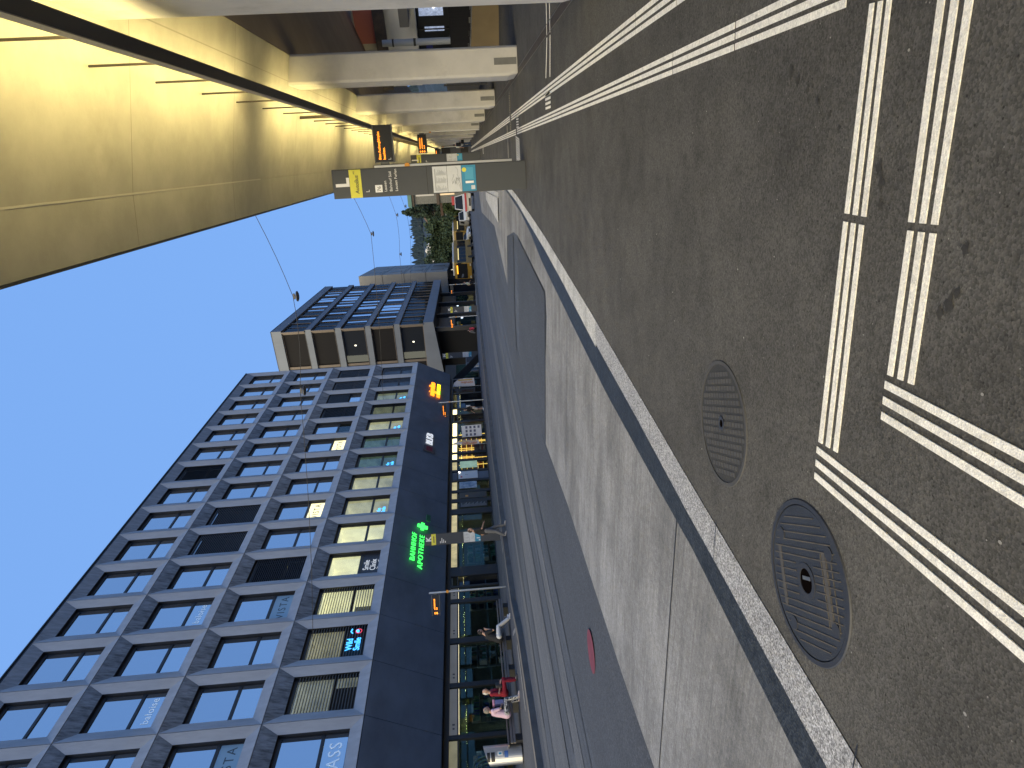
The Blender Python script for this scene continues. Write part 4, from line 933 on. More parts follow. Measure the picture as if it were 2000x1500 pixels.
# ------------------------------------------------------------------ banded office building further on
def banded():
    c = Vector((-21.7, 75.0, 0)); a = R(-4.6); ux = Vector((math.sin(a), math.cos(a), 0))     # along the long face
    b = R(-82); uy = Vector((math.sin(b), math.cos(b), 0))                                     # along the short face, away to the left
    L, Wd = 32.6, 19
    root = thing('banded_building', 'glass office building with pale horizontal concrete bands and brown window frames', 'building', (c.x - 6, c.y + 12, .2))
    up = Vector((0, 0, 1))
    M_bd = mat('pale_band', (.165, .185, .22), .75, var=.15, vscale=.6, stretch=(1, 1, .4)); M_br = mat('bronze_frame', (.15, .12, .095), .7)
    def loop(off, z0, z1, skip=False):     # closed slab following the plan
        p = [c + ux * -off * .0 + (-ux - uy) * 0, ]
        A = c - uy * off - ux * off; B = c + ux * L - uy * off + ux * 0; C = B + uy * (Wd + off); D = A + uy * (Wd + off) + ux * 0
        mb = MB(); mb.prism([(q.x, q.y) for q in (A, B, C, D)][::-1], z0, z1); return mb
    bands = [(22.25, 23.34), (18.98, 19.65), (15.69, 16.37), (12.42, 13.06), (9.19, 9.84)]
    for z0, z1 in bands: 
        bd = obj('floor_band', loop(.0, z0, z1), M_bd, root, True)
        obj('band_edge', loop(.03, z1, z1 + .05), M_blk, bd, True)
    # the lowest band deepens along the short face
    mb = MB(); A = c; B = c + ux * L; D = c + uy * Wd
    mb.extr([A + up * 5.42, B + up * 5.42, B + up * 6.55, A + up * 6.55], uy * .35)
    mb.extr([A - ux * .004 + up * 5.42, D - ux * .004 + up * 3.4, D - ux * .004 + up * 6.55, A - ux * .004 + up * 6.55], ux * .35)
    obj('floor_band', mb, M_bd, root, True)
    mb = MB(); mb.extr([A + uy * .4 + ux * .4 + up * 5.5, B + uy * .4 + up * 5.5, B + uy * Wd + up * 5.5, D + ux * .4 + up * 3.5], (0, 0, .06)); obj('soffit', mb, mat('soffit_dark', (.05, .05, .052), .7), root, True)
    # glass storeys
    gz = [(19.7, 22.25), (16.42, 18.98), (13.11, 15.69), (9.89, 12.42), (6.56, 9.19)]
    r = random.Random(5)
    Mg2 = glass_mat('smoky_office_glass', (.6, .68, .75), .03, .05, (.022, .021, .022), add=.16)
    Mg = mat('blind_mesh_brown', (.017, .016, .017), .8, var=.3, vscale=14, spec=.15); Md = glass_mat('dark_office_glass', (.6, .68, .75), .04, .02, (.02, .022, .026), add=.22); Mb = glass_mat('bright_office_glass', (.8, .9, 1), .70, .02, (.1, .12, .15))
    for k, (z0, z1) in enumerate(gz):
        obj('storey', (lambda m: m.prism([(q.x, q.y) for q in (c + (ux + uy) * .55, c + ux * (L - .6) + uy * .55, c + ux * (L - .6) + uy * Wd, c + ux * .55 + uy * Wd)][::-1], z0, z1))(MB()), mat('storey_dark', (.03, .03, .033), .6), root, True)
        # long face: narrow tall panes in groups of four, some catching the sky
        n = 28; s = L / n
        for g0 in range(0, n, 4):
            bright, dark, fr = MB(), MB(), MB()
            for q in range(g0, g0 + 4):
                o = c + ux * (q * s) + uy * .26
                m = bright if (r.random() < .34 and 2 < q < n - 3 and k < 4) else dark
                m.obox(o, ux, up, -uy, (.06, s - .06), (z0 + .1, z1 - .1), (0, .05))
                if q % 4 == 0: fr.obox(o, ux, up, -uy, (-.14, .14), (z0, z1), (-.02, .14))
                elif q % 2 == 0: fr.obox(o, ux, up, -uy, (-.04, .04), (z0, z1), (-.02, .10))
            w = obj('window', dark, Mg2, root, True)
            if bright.v: obj('bright_pane', bright, Mb, w, True)
            obj('frame', fr, M_br, w, True)
        # short face: broad panels with drawn brown screens
        for q, (u0, u1) in enumerate(((.5, 4.6), (4.9, 9.0), (9.3, 13.4))):
            o = c + ux * .42; lit = (k in (2, 4)) and q == 0
            w = obj('window', MB().obox(o, uy, up, -ux, (u0, u1), (z0 + .08, z1 - .08), (0, .05)), Md if lit else Mg, root, True)
            fr = MB(); fr.obox(o, uy, up, -ux, (u1, u1 + .3), (z0, z1), (0, .2)); fr.obox(o, uy, up, -ux, (u0, u1), (z0, z0 + .08), (0, .15)); fr.obox(o, uy, up, -ux, (u0, u1), (z1 - .08, z1), (0, .15))
            if q == 0: fr.obox(o, uy, up, -ux, (.2, .5), (z0, z1), (0, .2))
            obj('frame', fr, M_br, w, True)
            if lit: obj('room_lamp', MB().obox(c + ux * .35, uy, up, -ux, (2.3, 2.45), (z0 + 1.2, z0 + 1.4), (0, .03)), mat('room_lamp_glow', (1, .95, .8), .5, emit=(1, .93, .7), estr=1), w, True)
    # recessed ground floor
    g = MB(); g.prism([(q.x, q.y) for q in (c + ux * 5 + uy * 2.4, c + ux * L + uy * 2.4, c + ux * L + uy * Wd, c + ux * 5 + uy * Wd)][::-1], .2, 5.5)
    gf = obj('ground_floor', g, mat('ground_floor_dark', (.02, .021, .023), .5), root, True)
    g = MB()
    for q in range(9): g.obox(c + ux * (5.3 + q * 3) + uy * 2.36, ux, up, -uy, (0, 2.7), (.6, 3.2), (0, .03))
    obj('shop_pane', g, glass_mat('dim_shop_glass', (.6, .8, .8), .06, .02, (.02, .035, .035)), gf, True)
    g = MB()
    for q, z in ((0, 2.6), (2, 2.2), (5, 2.8)): g.obox(c + ux * (5.8 + q * 3) + uy * 2.3, ux, up, -uy, (0, .9), (z, z + .25), (0, .03))
    obj('lit_sign', g, mat('small_lit_sign', (.8, .85, 1), .5, emit=(.7, .8, 1), estr=1.4), gf, True)
    for q in (1.2, 9, 17, 25): obj('column', MB().obox(c + ux * q + uy * 1.2, ux, up, -uy, (-.25, .25), (.2, 5.5), (-.25, .25)), mat('dark_column', (.04, .04, .042), .6), root, True)
    # glass link with an awning and a low fence between the two buildings
    t = thing('glass_pavilion', 'dark glass front set back between the two office buildings', 'building', (-27, 68, .7))
    obj('wall', MB().box(-38, -26.6, 66.5, 74, .6, 4.4), mat('pavilion_dark', (.016, .02, .022), .4), t, True)
    obj('pane', MB().box(-26.58, -26.5, 67, 70.2, .8, 3.2), glass_mat('green_glass', (.5, .7, .6), .05, .03, (.03, .05, .04)), t, True)
    obj('pane', MB().box(-26.58, -26.5, 70.5, 73.6, .8, 3.2), glass_mat('green_glass', (.5, .7, .6), .05, .03, (.03, .05, .04)), t, True)
    obj('canopy_wing', MB().extr([(-23.4, 61.2, 3.3), (-22.2, 64.5, .75), (-23.0, 64.8, .75), (-24.4, 61.5, 3.3)], (-.3, .25, 0)), mat('wing_grey', (.08, .085, .09), .6), t, True)
    t = thing('terrace_screen', 'grey framed low screen standing on the pavement by the dark glass front', 'screen', (-25.3, 70, .7))
    for q in (68.2, 70.6): obj('panel', MB().box(-25.3, -25.24, q, q + 2.1, .15 + .7, 1.25 + .7), mat('screen_grey', (.06, .065, .07), .6), t, True)
    obj('frame', MB().box(-25.34, -25.2, 68.0, 68.2, .7, 2.05).box(-25.34, -25.2, 70.32, 70.6, .7, 2.05).box(-25.34, -25.2, 72.72, 72.9, .7, 2.05).box(-25.34, -25.2, 68.2, 70.32, 1.96, 2.05).box(-25.34, -25.2, 70.6, 72.72, 1.96, 2.05), mat('screen_frame', (.2, .2, .21), .5), t, True)
    t = thing('awning', 'small red awning sign high on the dark glass front', 'awning', (-26, 66.6, 3)); obj('cloth', MB().extr([(-26.4, 65.0, 3.3), (-25.2, 65.0, 2.6), (-25.2, 65.0, 2.5), (-26.4, 65.0, 3.2)], (0, 1.3, 0)), mat('red_cloth', (.3, .02, .05), .7), t, True)
    obj('arm', MB().tube([(-26.4, 65.1, 2.7), (-25.3, 65.1, 2.6)], .02, 6).tube([(-26.4, 66.2, 2.7), (-25.3, 66.2, 2.6)], .02, 6), M_blk, t, True)
    # plain grey building behind
    c = Vector((-24.66, 115, 0)); a = R(-8.2); e = Vector((math.sin(a), math.cos(a), 0)); f = Vector((-.985, .17, 0))
    root = thing('grey_building', 'plain grey concrete block with flush panels behind the banded office', 'building', (-28, 120, 0))
    mb = MB(); q = [c, c + e * 24.3, c + e * 24.3 + f * 22, c + f * 22]
    mb.prism([(p.x, p.y) for p in q][::-1], 4.6, 19.3); obj('wall', mb, mat('grey_panel', (.30, .295, .285), .8, var=.15, vscale=.7), root, True)
    mb = MB(); q = [c + e * 1.5 + f * 1.5, c + e * 23 + f * 1.5, c + e * 23 + f * 20, c + e * 1.5 + f * 20]
    mb.prism([(p.x, p.y) for p in q][::-1], 0, 4.6); obj('ground_floor', mb, mat('ground_floor_dark', (.02, .021, .023), .5), root, True)
    n = Vector((e.y, -e.x, 0)); 
    sm = MB()
    for z in (8.2, 11.8, 15.4): 
        sm.obox(c + n * .004, e, up, n, (0, 24.3), (z, z + .10), (0, .02)); sm.obox(c - e * .004, f, up, -e, (0, 20), (z, z + .06), (0, .02))
    obj('panel_joint', sm, M_blk, root, True)
    for z in (5.4, 9, 12.6, 16.2):
        for u in (4.2, 14.6): obj('window', MB().obox(c + n * .004, e, up, n, (u, u + 4.2), (z, z + 2.2), (0, .03)), glass_mat('pale_window', (.8, .85, .9), .02, .2, (.22, .225, .225), add=.08), root, True)
    wn = MB()
    for z in (8.4, 12.0, 15.6):
        for k in range(8): wn.obox(c + n * .004, e, up, n, (.8 + k * 1.3, 1.3 + k * 1.3), (z + .1, z + .25), (0, .02))
    obj('vent', wn, M_blk, root, True)
banded()

# ------------------------------------------------------------------ stop totems and display posts
def totem(name, label, c, h, w, face, letter, lines=(), posters=True, group='bus stop totems', th=.16):
    """slab with a letter, a yellow band and posters; its printed face looks along angle face (0 = towards -y)"""
    t = thing(name, label, 'stop sign', c, face, group)
    obj('slab', MB().box(-w / 2, w / 2, 0, th, 0, h), M_tot, t, bevel=.006)
    obj('side_edge', MB().box(w / 2 + .001, w / 2 + .012, .004, th - .004, .0, h - .004), M_anod, t)
    y = -.004
    obj('lettering', text_mb(letter, .33 * h / 3.54, (w * .05, y, h - .29 * h / 3.54), (1, 0, 0), (0, 0, 1), .002, 'CENTER', bold=.012), mat('totem_white', (.72, .72, .72), .5), t)
    zy = h * .853; hy = h * .060
    b = obj('yellow_band', MB().box(-w / 2 + .002, w / 2 - .002, y, 0, zy, zy + hy), M_yel, t)
    if lines:
        obj('lettering', text_mb('AutoBus', .098, (-w / 2 + .07, y - .003, zy + .055), (1, 0, 0), (0, 0, 1), .002, 'LEFT', .95, .15), M_ink, b)
        obj('lettering', text_mb('AG', .04, (w / 2 - .085, y - .003, zy + .115), (1, 0, 0), (0, 0, 1), .002), M_ink, b)
        obj('lettering', text_mb('L', .09, (-w / 2 + .09, y - .003, zy - .13), (1, 0, 0), (0, 0, 1), .002), MATS['totem_white'], t)
        bx = obj('number_box', MB().box(-w / 2 + .08, -w / 2 + .21, y, 0, zy - .37, zy - .24), M_white, t)
        obj('lettering', text_mb('76', .09, (-w / 2 + .095, y - .003, zy - .34), (1, 0, 0), (0, 0, 1), .002), M_ink, bx)
        for k, q in enumerate(lines): obj('lettering', text_mb(q, .070, (-w / 2 + .085, y - .003, zy - .45 - .10 * k), (1, 0, 0), (0, 0, 1), .002), MATS['totem_white'], t)
    else:
        mb = MB()
        for k in range(4): mb.box(-w / 2 + .07, -w / 2 + .16 + .07 * ((k * 5) % 3), y, 0, zy - .22 - .08 * k, zy - .19 - .08 * k)
        obj('print_line', mb, MATS['totem_white'], t)
        obj('print_line', MB().box(-w * .3, w * .3, y - .003, y - .001, zy + hy * .35, zy + hy * .55), M_ink, b)
    if posters:
        z1 = h * .485; hp = h * .075
        for k, (m, nm) in enumerate(((M_paper, 'timetable'), (M_paper, 'line_map'), (M_blue, 'advert'))):
            p = obj(nm, MB().box(-w / 2 + .02, w / 2 - .02, -.010, -.001, z1 - hp * (k + 1) + .006, z1 - hp * k), m, t)
            zz = z1 - hp * (k + 1)
            mb = MB(); r = random.Random(k + 3)
            if k == 0:
                for q in range(44):
                    cx = -w / 2 + .05 + .135 * (q % 3) * w / .5; mb.box(cx, cx + r.uniform(.03, .11) * w / .5, -.013, -.0105, zz + .03 + .0125 * (q // 3), zz + .035 + .0125 * (q // 3))
                mb.box(-w / 2 + .05, w / 2 - .06, -.013, -.0105, zz + hp - .05, zz + hp - .035)
                obj('print_line', mb, M_gink, p)
            elif k == 1:
                for q in range(7):
                    a = Vector((r.uniform(-w / 2 + .05, w / 2 - .05), -.012, zz + r.uniform(.03, hp - .04)))
                    pts = [a]
                    for s in range(4):
                        n = pts[-1] + Vector((r.uniform(-.1, .1), 0, r.uniform(-.05, .05))); n.x = max(-w / 2 + .04, min(w / 2 - .04, n.x)); n.z = max(zz + .02, min(zz + hp - .03, n.z)); pts.append(n)
                    mb.tube(pts, .003, 4)
                obj('map_line', mb, M_gink, p)
            else:
                mb.box(-.02, w / 2 - .06, -.013, -.0105, zz + .05, zz + hp - .06); obj('poster_patch', mb, M_lblue, p)
                obj('poster_dot', MB().tube([(w / 2 - .10, -.0135, zz + hp - .05), (w / 2 - .10, -.0105, zz + hp - .05)], .04, 16), M_yel, p)
                obj('poster_patch', MB().box(-w / 2 + .05, -w / 2 + .12, -.013, -.0105, zz + .03, zz + .10), M_paper, p)
                obj('print_line', MB().box(-w / 2 + .16, -w / 2 + .20, -.013, -.0105, zz + .05, zz + .20), M_white, p)
        obj('groove', MB().box(-w / 2, w / 2, -.004, 0, z1 + .10, z1 + .11), M_blk, t)
    return t
def led_rows(o, w, h, rows, parent, y):
    mb = MB(); r = random.Random(int(w * 1000) + rows)
    for k in range(rows):
        x = o[0] + .05; z = o[1] + h - .13 - k * (h - .12) / rows
        first = True
        while x < o[0] + w * (.86 if k < rows - 1 else .45) - .04:
            l = .03 if not first else .08
            mb.box(x, x + l, y - .004, y, z, z + .055 * (1 if r.random() < .8 else .7)); x += l + (.02 if not first else .10); first = False
    obj('led_text', mb, M_led, parent)
def post(label, c, h, face, dw=1.05, dh=.42, dz=None, text=None, letter=None, rows=2, ang=0, group='departure display posts', dots=True, side=1):
    t = thing('display_post', label, 'display post', c, face, group)
    obj('post', MB().box(-.045, .045, -.03, .06, 0, h), M_grey, t, bevel=.008)
    obj('steel_strip', MB().box(-.028, .028, -.042, -.031, .0, h - .01), M_steel, t)
    dz = dz or h - dh - .1
    x0 = .10 * side if side > 0 else -.10 - dw
    d = obj('display', MB().box(x0, x0 + dw, -.05, .07, dz, dz + dh), M_blk, t, bevel=.006)
    obj('display_rim', MB().box(x0 - .012, x0 + dw + .012, -.045, .065, dz + dh + .001, dz + dh + .022).box(x0 - .012, x0 + dw + .012, -.045, .065, dz - .025, dz - .001), M_grey, d)
    obj('arm', MB().box(min(0, x0 + (0 if side > 0 else dw)) , max(.0, x0) + .001, -.01, .03, dz + .1, dz + dh - .1), M_grey, t)
    if text:
        for k, q in enumerate(text): obj('led_text', text_mb(q, .078, (x0 + .05, -.056, dz + dh - .13 - .10 * k), (1, 0, 0), (0, 0, 1), .002, 'LEFT', 1.0, 0, .001, (.60, .26)[k]), M_led, d)
    else: led_rows((x0, dz), dw, dh, rows, d, -.056)
    if letter: obj('lettering', text_mb(letter, .09, (x0 + .04, -.056, dz + .05), (1, 0, 0), (0, 0, 1), .002), M_white, d)
    if dots: obj('call_button', MB().tube([(-.0, -.075, h * .76), (0, -.043, h * .76)], .06, 18), M_org, t)
    return t
def stops():
    # totem face direction: 0 looks towards -y
    totem('stop_totem', 'tall grey stop totem with a white L and three posters on the near platform', (-1.14, 13.28, 0), 3.54, .50, R(6), 'L', ('Lausen', 'Bahnhof Süd', 'Lausen Furlen'))
    totem('stop_totem', 'grey stop totem with a J, half hidden behind the post on the near platform', (-2.5, 41.9, 0), 4.0, .62, R(5), 'J')
    K = totem('stop_totem', 'dark stop totem with a white K behind the walking man on the far pavement', (-18.95, 28.25, pave_z(-18.95, 28.25)), 3.62, .52, R(38), 'K')
    totem('stop_totem', 'dark stop totem with an H before the dark glass front between the buildings', (-24.6, 71.5, .25), 4.3, .60, R(28), 'H')
    totem('stop_totem', 'dark stop totem with a G under the banded office building', (-18.9, 69.3, .2), 3.3, .60, R(22), 'G')
    post('silver display post beside the L totem showing orange text', (-1.09, 16.76, 0), 3.17, R(6), .80, .40, 2.71, ('Bitte Aushangfahrplan', 'beachten.'), 'L')
    post('display post deeper under the canopy with lines of orange departures', (-.97, 41.2, 0), 3.62, R(5), 1.0, .46, 3.0, None, 'J', 3, side=-1)
    post('display post at the far end of the near platform, half lost under the canopy', (-3.15, 72, 0), 3.63, R(5), 1.1, .45, 3.1, None, None, 2, side=-1)
    post('display post left of the walking man with an orange display', (-18.86, 24.18, pave_z(-18.86, 24.18)), 3.27, R(42), .82, .30, 2.85, None, 'K', 2, side=-1, dots=True)
    post('display post beside the woman in black outside the grocery', (-21.4, 50.9, .6), 3.6, R(28), 1.15, .36, 3.0, None, None, 2, side=-1)
    post('display post with a small orange display before the grey pillars', (-19.5, 68.7, .4), 3.0, R(22), 1.0, .30, 2.6, None, None, 2, side=-1)
    post('thin display post close to the yellow bus', (-21.6, 92, .2), 3.6, R(20), 1.1, .32, 3.1, None, None, 1, side=-1)
stops()
# ------------------------------------------------------------------ people
def remesh(mb, vox, name, m):
    me = mesh_of(name, mb, m); o = bpy.data.objects.new('tmp', me); COL.objects.link(o)
    md = o.modifiers.new('r', 'REMESH'); md.mode = 'VOXEL'; md.voxel_size = vox; md.use_smooth_shade = True
    sm = o.modifiers.new('s', 'SMOOTH'); sm.factor = .5; sm.iterations = 2
    dg = bpy.context.evaluated_depsgraph_get(); dg.update()
    out = bpy.data.meshes.new_from_object(o.evaluated_get(dg))
    bpy.data.objects.remove(o); bpy.data.meshes.remove(me)
    out.name = name
    out.materials.clear(); out.materials.append(m)
    return out
def limb(mb, pts, rs, n=12):
    """tapered limb with rounded joints"""
    P = [Vector(p) for p in pts]
    mb.tube(P, rs, n)
    for p, r in zip(P, rs): mb.ball(p, r * .995, n, 6)
SKIN = mat('skin', (.42, .25, .18), .6)
def person(label, loc, rz, J, shirt, legs, hair, shoes=(.03, .03, .03), group=None, sleeves='short', shorts=False, hairlen=.0, cap=None, legmat=None, fem=False, extra=None):
    """J: joint positions in metres, person looks along +y; every name maps to a point"""
    V = {k: Vector(v) for k, v in J.items()}
    t = thing('person', label, 'person', loc, rz, group)
    vox = .0125
    w = .9 if fem else 1.0
    b = MB()
    pel, ch, nk, hd = V['pelvis'], V['chest'], V['neck'], V['head']
    sx = (V['sr'] - V['sl']).normalized()
    limb(b, [pel, (pel + ch) / 2, ch, nk], [.135 * w, .115 * w, .125 * w, .058])
    limb(b, [V['sl'], ch, V['sr']], [.055, .11, .055]); limb(b, [V['hl'], pel, V['hr']], [.09, .12, .09])
    limb(b, [nk, hd - (hd - nk) * .25], [.055, .052])
    f = Vector(J.get('look', (0, 1, 0))).normalized(); upv = (hd - nk).normalized(); sd = f.cross(upv).normalized()
    rot = Matrix((sd, f, sd.cross(f))).transposed()
    b.ball(hd, 1, 16, 12, (.073, .092, .112), rot=rot)
    b.ball(hd + f * .03 - upv * .06, 1, 10, 8, (.052, .058, .055), rot=rot)          # jaw
    b.ball(hd + f * .097 - upv * .012, 1, 8, 6, (.013, .02, .022), rot=rot)           # nose
    for s in (-1, 1):
        b.ball(hd + sd * .076 * s - upv * .01 - f * .005, 1, 8, 6, (.012, .022, .032), rot=rot)   # ears
    for a in 'lr':
        limb(b, [V['s' + a], V['e' + a], V['w' + a]], [.05 * w, .040 * w, .028 * w])
        wr, el = V['w' + a], V['e' + a]; d = (wr - el).normalized(); side = d.cross(Vector((0, 0, 1)) if abs(d.z) < .9 else Vector((0, 1, 0))).normalized(); nn = d.cross(side)
        limb(b, [wr, wr + d * .05, wr + d * .085], [.026, .034, .032])
        for q in range(4):
            r0 = wr + d * .085 + side * (-.027 + .018 * q); l = (.055, .07, .066, .05)[q]
            limb(b, [r0, r0 + d * l * .6 + nn * .006, r0 + d * l * .9 + nn * .03], [.0095, .009, .008], 6)
        limb(b, [wr + d * .03 + side * -.03, wr + d * .06 + side * -.05, wr + d * .095 + side * -.052 + nn * .01], [.012, .011, .009], 6)
        limb(b, [V['h' + a], V['k' + a], V['k' + a] + (V['a' + a] - V['k' + a]) * .35, V['a' + a]], [.085 * w, .058 * w, .055 * w, .036])
        limb(b, [V['a' + a], V['t' + a]], [.038, .03])
    me = remesh(b, vox, 'body', SKIN); o = bpy.data.objects.new('body', me); COL.objects.link(o); o.parent = t
    def cloth(name, mb, m):
        me = remesh(mb, vox, name, m); q = bpy.data.objects.new(name, me); COL.objects.link(q); q.parent = t; return q
    c = MB()
    limb(c, [pel + (ch - pel) * .02, (pel + ch) / 2, ch, ch + (nk - ch) * .72], [.158 * w, .142 * w, .150 * w, .075]); limb(c, [V['sl'], ch + Vector((0, 0, .02)), V['sr']], [.072, .128, .072]); limb(c, [V['hl'] * .75 + V['hr'] * .25, V['hr'] * .75 + V['hl'] * .25], [.13 * w, .13 * w])
    for a in 'lr':
        e = V['s' + a] + (V['e' + a] - V['s' + a]) * (.75 if sleeves == 'short' else 1)
        pts = [V['s' + a], e]; rs = [.068 * w, .058 * w]
        if sleeves == 'long': pts.append(V['w' + a]); rs = [.068 * w, .056 * w, .042 * w]
        limb(c, pts, rs)
    cloth('shirt', c, shirt)
    c = MB(); limb(c, [V['hl'], pel, V['hr']], [.112 * w, .145 * w, .112 * w])
    for a in 'lr':
        if shorts: limb(c, [V['h' + a], V['h' + a] + (V['k' + a] - V['h' + a]) * .75], [.108 * w, .098 * w])
        else: limb(c, [V['h' + a], V['k' + a], V['k' + a] + (V['a' + a] - V['k' + a]) * .45, V['a' + a] + (V['k' + a] - V['a' + a]) * .10], [.108 * w, .080 * w, .074 * w, .066 * w])
    cloth('trousers', c, legmat or legs)
    for a in 'lr':
        c = MB(); limb(c, [V['a' + a] - Vector((0, 0, .02)), (V['a' + a] + V['t' + a]) / 2 - Vector((0, 0, .012)), V['t' + a]], [.046, .044, .036]); cloth('shoe', c, mat('shoe_%d%d%d' % tuple(int(99 * q) for q in shoes), shoes, .6))
    c = MB(); c.ball(hd - f * .014 + upv * .018, 1, 16, 8, (.084, .098, .112), v1=.52, rot=rot)
    c.ball(hd - f * .035 - upv * .01, 1, 14, 8, (.082, .078, .10), rot=rot)
    if hairlen: c.ball(hd - f * .05 - upv * hairlen * .6, 1, 12, 8, (.075, .055, hairlen), rot=rot)
    cloth('hair', c, mat('hair_%d%d%d' % tuple(int(99 * q) for q in hair), hair, .8, var=.3, vscale=20))
    c = MB()
    for s in (-1, 1): c.ball(hd + f * .086 + sd * .03 * s + upv * .012, .010, 8, 6)
    obj('eye', c, mat('eye_dark', (.03, .025, .02), .3), t)
    obj('mouth', MB().ball(hd + f * .084 - upv * .052, 1, 8, 6, (.024, .008, .006), rot=rot), mat('lip', (.28, .10, .09), .6), t)
    if cap:
        c = MB(); c.ball(hd + upv * .03, 1, 14, 8, (.092, .105, .10), v1=.5, rot=rot); c.ball(hd + f * .11 + upv * .045, 1, 12, 6, (.07, .07, .012), rot=rot); cloth('cap', c, cap)
    if extra: extra(t, V)
    return t
def stand(h=1.75, stride=0, armf=0, lean=0):
    k = h / 1.75; s = stride
    J = dict(pelvis=(0, 0, .93), chest=(0, .02 + lean * .4, 1.27), neck=(0, .02 + lean * .65, 1.47), head=(0, .05 + lean, 1.625), sl=(-.19, .01 + lean * .5, 1.40), sr=(.19, .01 + lean * .5, 1.40),
             el=(-.24, -.03 - armf * .3, 1.12), er=(.24, -.05 + armf * .25, 1.12), wl=(-.25, .06 - armf * .45, .88), wr=(.23, .12 + armf * .5, .90),
             hl=(-.095, 0, .90), hr=(.095, 0, .90), kl=(-.10, .05 + s * .55, .49), kr=(.10, .03 - s * .35, .48), al=(-.10, s * 1.0, .085), ar=(.10, -s * 1.05, .09 + abs(s) * .12), tl=(-.11, .17 + s, .035), tr=(.11, .14 - s, .035))
    return {a: tuple(q * k for q in p) for a, p in J.items()}
def sit(h=1.68, lean=.05, feet=.42, armw=.28):
    k = h / 1.75
    J = dict(pelvis=(0, 0, .52), chest=(0, .03 + lean * .5, .86), neck=(0, .03 + lean, 1.06), head=(0, .07 + lean * 1.3, 1.21), sl=(-.185, .02 + lean * .8, .99), sr=(.185, .02 + lean * .8, .99),
             el=(-.23, .05 + lean, .72), er=(.23, .05 + lean, .72), wl=(-.10, armw, .66), wr=(.10, armw, .66), hl=(-.095, .03, .52), hr=(.095, .03, .52),
             kl=(-.12, .44, .53), kr=(.12, .44, .52), al=(-.12, feet, .09), ar=(.12, feet + .05, .09), tl=(-.13, feet + .16, .035), tr=(.13, feet + .21, .035))
    return {a: tuple(q * k for q in p) for a, p in J.items()}
C_blk = mat('cloth_black', (.014, .015, .019), .9); C_grey = mat('cloth_grey', (.12, .125, .14), .9, var=.2, vscale=9); C_white = mat('cloth_white', (.62, .62, .62), .9); C_red = mat('cloth_red', (.26, .012, .03), .9, var=.2)
C_pink = mat('cloth_pink', (.55, .40, .52), .9); C_jean = mat('cloth_jeans', (.05, .08, .15), .9, var=.25, vscale=8); C_beige = mat('cloth_beige', (.5, .46, .42), .9)
def zebra():
    m = mat('cloth_zebra', (.02, .02, .025), .9); nt = m.node_tree
    w = nt.nodes.new('ShaderNodeTexWave'); w.inputs['Scale'].default_value = 14; w.inputs['Distortion'].default_value = 9; w.inputs['Detail'].default_value = 1
    r = nt.nodes.new('ShaderNodeValToRGB'); r.color_ramp.elements[0].position = .52; r.color_ramp.elements[0].color = (.02, .02, .025, 1); r.color_ramp.elements[1].position = .6; r.color_ramp.elements[1].color = (.6, .6, .6, 1)
    tc = nt.nodes.new('ShaderNodeTexCoord'); nt.links.new(tc.outputs['Object'], w.inputs['Vector']); nt.links.new(w.outputs['Fac'], r.inputs[0]); nt.links.new(r.outputs[0], nt.nodes['Principled BSDF'].inputs['Base Color'])
    return m
